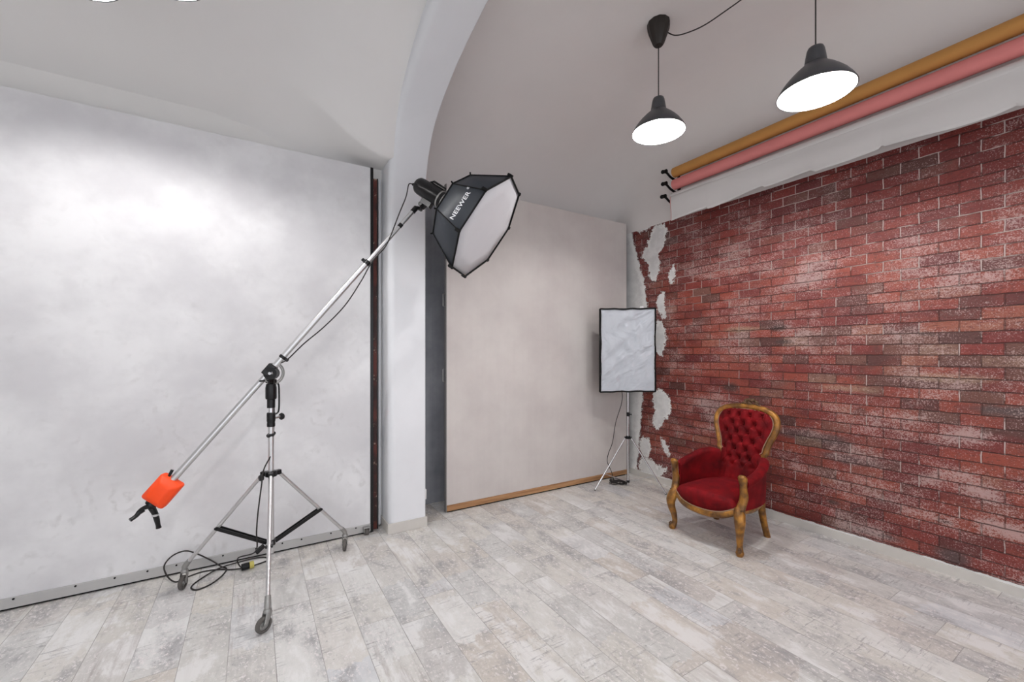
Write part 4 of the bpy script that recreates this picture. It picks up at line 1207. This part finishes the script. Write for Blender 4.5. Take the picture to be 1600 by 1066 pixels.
# crest carving: leaves and a rosette
rs = random.Random(5)
cr = MB()
for k in range(26):
    y = rs.uniform(-0.052, 0.052); z = 1.056 + rs.uniform(-0.012, 0.055) * (1 - abs(y) / 0.08)
    cr.sphere(bpt(y + 0.03, z, 0.010 + rs.uniform(-0.006, 0.010)), rs.uniform(0.009, 0.015), 8, 6, (0.8, rs.uniform(0.8, 1.7), rs.uniform(0.7, 1.2)))
for s_ in (1, -1):
    for k in range(3):
        y0 = 0.03 + s_ * (0.03 + 0.018 * k)
        cr.tube([bpt(y0, 1.048, 0.012), bpt(y0 + s_ * 0.014, 1.062 - 0.006 * k, 0.014), bpt(y0 + s_ * 0.030, 1.045 - 0.004 * k, 0.012)], [0.004, 0.009, 0.002], 7)
cr.build('crest_carving', M['wood_dark'], t, smooth=60)
# tufted back: half width from the outline
oy = [p[0] for p in OP if p[0] >= 0]; oz = [p[1] for p in OP if p[0] >= 0]
zmax = 1.035 - 0.016
def hw_at(z):
    zs_ = np.array(oz); ys_ = np.array(oy); o_ = np.argsort(zs_)
    return float(np.interp(z, zs_[o_], ys_[o_]))
BT = []
for r_ in range(7):
    z = 0.958 - r_ * 0.072
    n_ = 4 if r_ % 2 == 0 else 3
    w_ = 0.096
    if r_ >= 5: w_ = 0.080
    for k in range(n_):
        BT.append(((k - (n_ - 1) / 2) * w_, z))
BTa = np.array(BT)
def back(u, v):
    z = 0.385 + (zmax - 0.385) * v
    if z > 0.665:
        h_ = max(hw_at(z) - 0.018, 0.004)
    else:
        h_ = 0.182 - 0.012 * (0.665 - z) / 0.28
    if v > 0.93: h_ = h_ * 1.0
    e = (u - 0.5) * 2
    y = e * h_
    d2 = ((BTa[:, 0] - y) ** 2 + ((BTa[:, 1] - z)) ** 2)
    dm = math.sqrt(d2.min())
    fade = sm((z - 0.50) / 0.08)
    puff = 0.048 * (1 - abs(e) ** 4) * (1 - max(0, (v - 0.90) / 0.10) ** 2) + 0.006
    dimple = 0.034 * math.exp(-(dm / 0.019) ** 2) + 0.010 * math.exp(-(dm / 0.035) ** 2)
    # diamond folds between buttons
    p1 = (y / 0.096 + (z - 0.958) / 0.144); p2 = (y / 0.096 - (z - 0.958) / 0.144)
    o_ = 0.5
    f1 = abs((p1 + o_) - round(p1 + o_)); f2 = abs((p2 + o_) - round(p2 + o_))
    fold = 0.007 * (math.exp(-(f1 / 0.09) ** 2) + math.exp(-(f2 / 0.09) ** 2))
    vert = 0.008 * abs(math.sin(y * 36)) * (1 - fade)
    off = puff - fade * (dimple + fold) * (1 - abs(e) ** 6) - vert
    return bpt(y, z, off)
bk_ = MB().grid(back, 110, 150).build('backrest', VE, t, smooth=180)
for y, z in BT:
    if z > 0.52:
        h_ = (hw_at(z) if z > 0.665 else 0.182) - 0.02
        if abs(y) < h_ - 0.012:
            e = y / h_
            MB().sphere(bpt(y, z, 0.054 * (1 - abs(e) ** 4) - 0.034), 0.008, 8, 6).build('button', VE, bk_)
MB().grid(lambda u, v: bpt((u - 0.5) * 2 * (max((hw_at(0.385 + (zmax - 0.385) * v) if 0.385 + (zmax - 0.385) * v > 0.665 else 0.185) - 0.012, 0.004)), 0.385 + (zmax - 0.385) * v, -0.016), 12, 40, True).build('back_cover', VE, t, smooth=180)
# padded arms: a swept wall with a rolled top, and carved posts
for s_ in (1, -1):
    pl_ = smooth_path([(-0.245, s_ * 0.175, 0.640), (-0.190, s_ * 0.225, 0.655), (-0.110, s_ * 0.268, 0.645), (0.0, s_ * 0.292, 0.610), (0.11, s_ * 0.296, 0.578), (0.195, s_ * 0.288, 0.560)], 6)
    sec = [(0.020, 'b'), (0.018, 0.10), (0.020, 0.24), (0.024, 0.15)]
    vs = []; nn = 0
    for k, p in enumerate(pl_):
        a = pl_[max(k - 1, 0)]; b = pl_[min(k + 1, len(pl_) - 1)]
        tx, ty = b[0] - a[0], b[1] - a[1]; L_ = math.hypot(tx, ty)
        nx, ny = ty / L_, -tx / L_           # candidate outward
        if nx * 0 + ny * s_ < 0: nx, ny = -nx, -ny
        zt = p[2]; zb = 0.325
        ring = [(-0.022, zb), (-0.026, zb + (zt - zb) * 0.4), (-0.024, zt - 0.070)]
        ring += [(0.006 - 0.036 * math.cos(q), zt - 0.036 + 0.036 * math.sin(q)) for q in np.linspace(0, PI, 8)]
        ring += [(0.036, zt - 0.058), (0.020, zt - 0.080), (0.020, zb + (zt - zb) * 0.4), (0.016, zb)]
        nn = len(ring)
        for o_, z in ring: vs.append((p[0] + nx * o_, p[1] + ny * o_, z))
    m_ = len(pl_)
    fs = [(k * nn + i, k * nn + (i + 1) % nn, (k + 1) * nn + (i + 1) % nn, (k + 1) * nn + i) for k in range(m_ - 1) for i in range(nn)] + [tuple(range(nn)), tuple((m_ - 1) * nn + i for i in range(nn))[::-1]]
    MB().add(vs, fs).build('padded_arm', VE, t, smooth=70)
    # post
    pts = [(0.236, s_ * 0.284, 0.335), (0.216, s_ * 0.292, 0.385), (0.205, s_ * 0.296, 0.430), (0.214, s_ * 0.298, 0.475), (0.218, s_ * 0.298, 0.515), (0.222, s_ * 0.298, 0.550), (0.226, s_ * 0.298, 0.575), (0.220, s_ * 0.298, 0.590)]
    P = smooth_path(pts, 5)
    rad = np.interp(np.linspace(0, 7, len(P)), range(8), [0.034, 0.031, 0.032, 0.028, 0.026, 0.032, 0.034, 0.018])
    ap = MB().tube(P, list(rad), 12, up=(0, 1, 0), flat=0.85).build('arm_post', G, t, smooth=60)
    MB().tube([np.array(p) + np.array([-0.010, -s_ * 0.024, 0]) for p in P[4:-3]], 0.0032, 6).build('nail_trim', M['trim'], ap)
    MB().tube([(0.236, s_ * 0.262, 0.338), (0.268, s_ * 0.284, 0.336), (0.262, s_ * 0.306, 0.336), (0.232, s_ * 0.314, 0.338)], 0.006, 8).build('joint_carving', M['wood_dark'], ap)
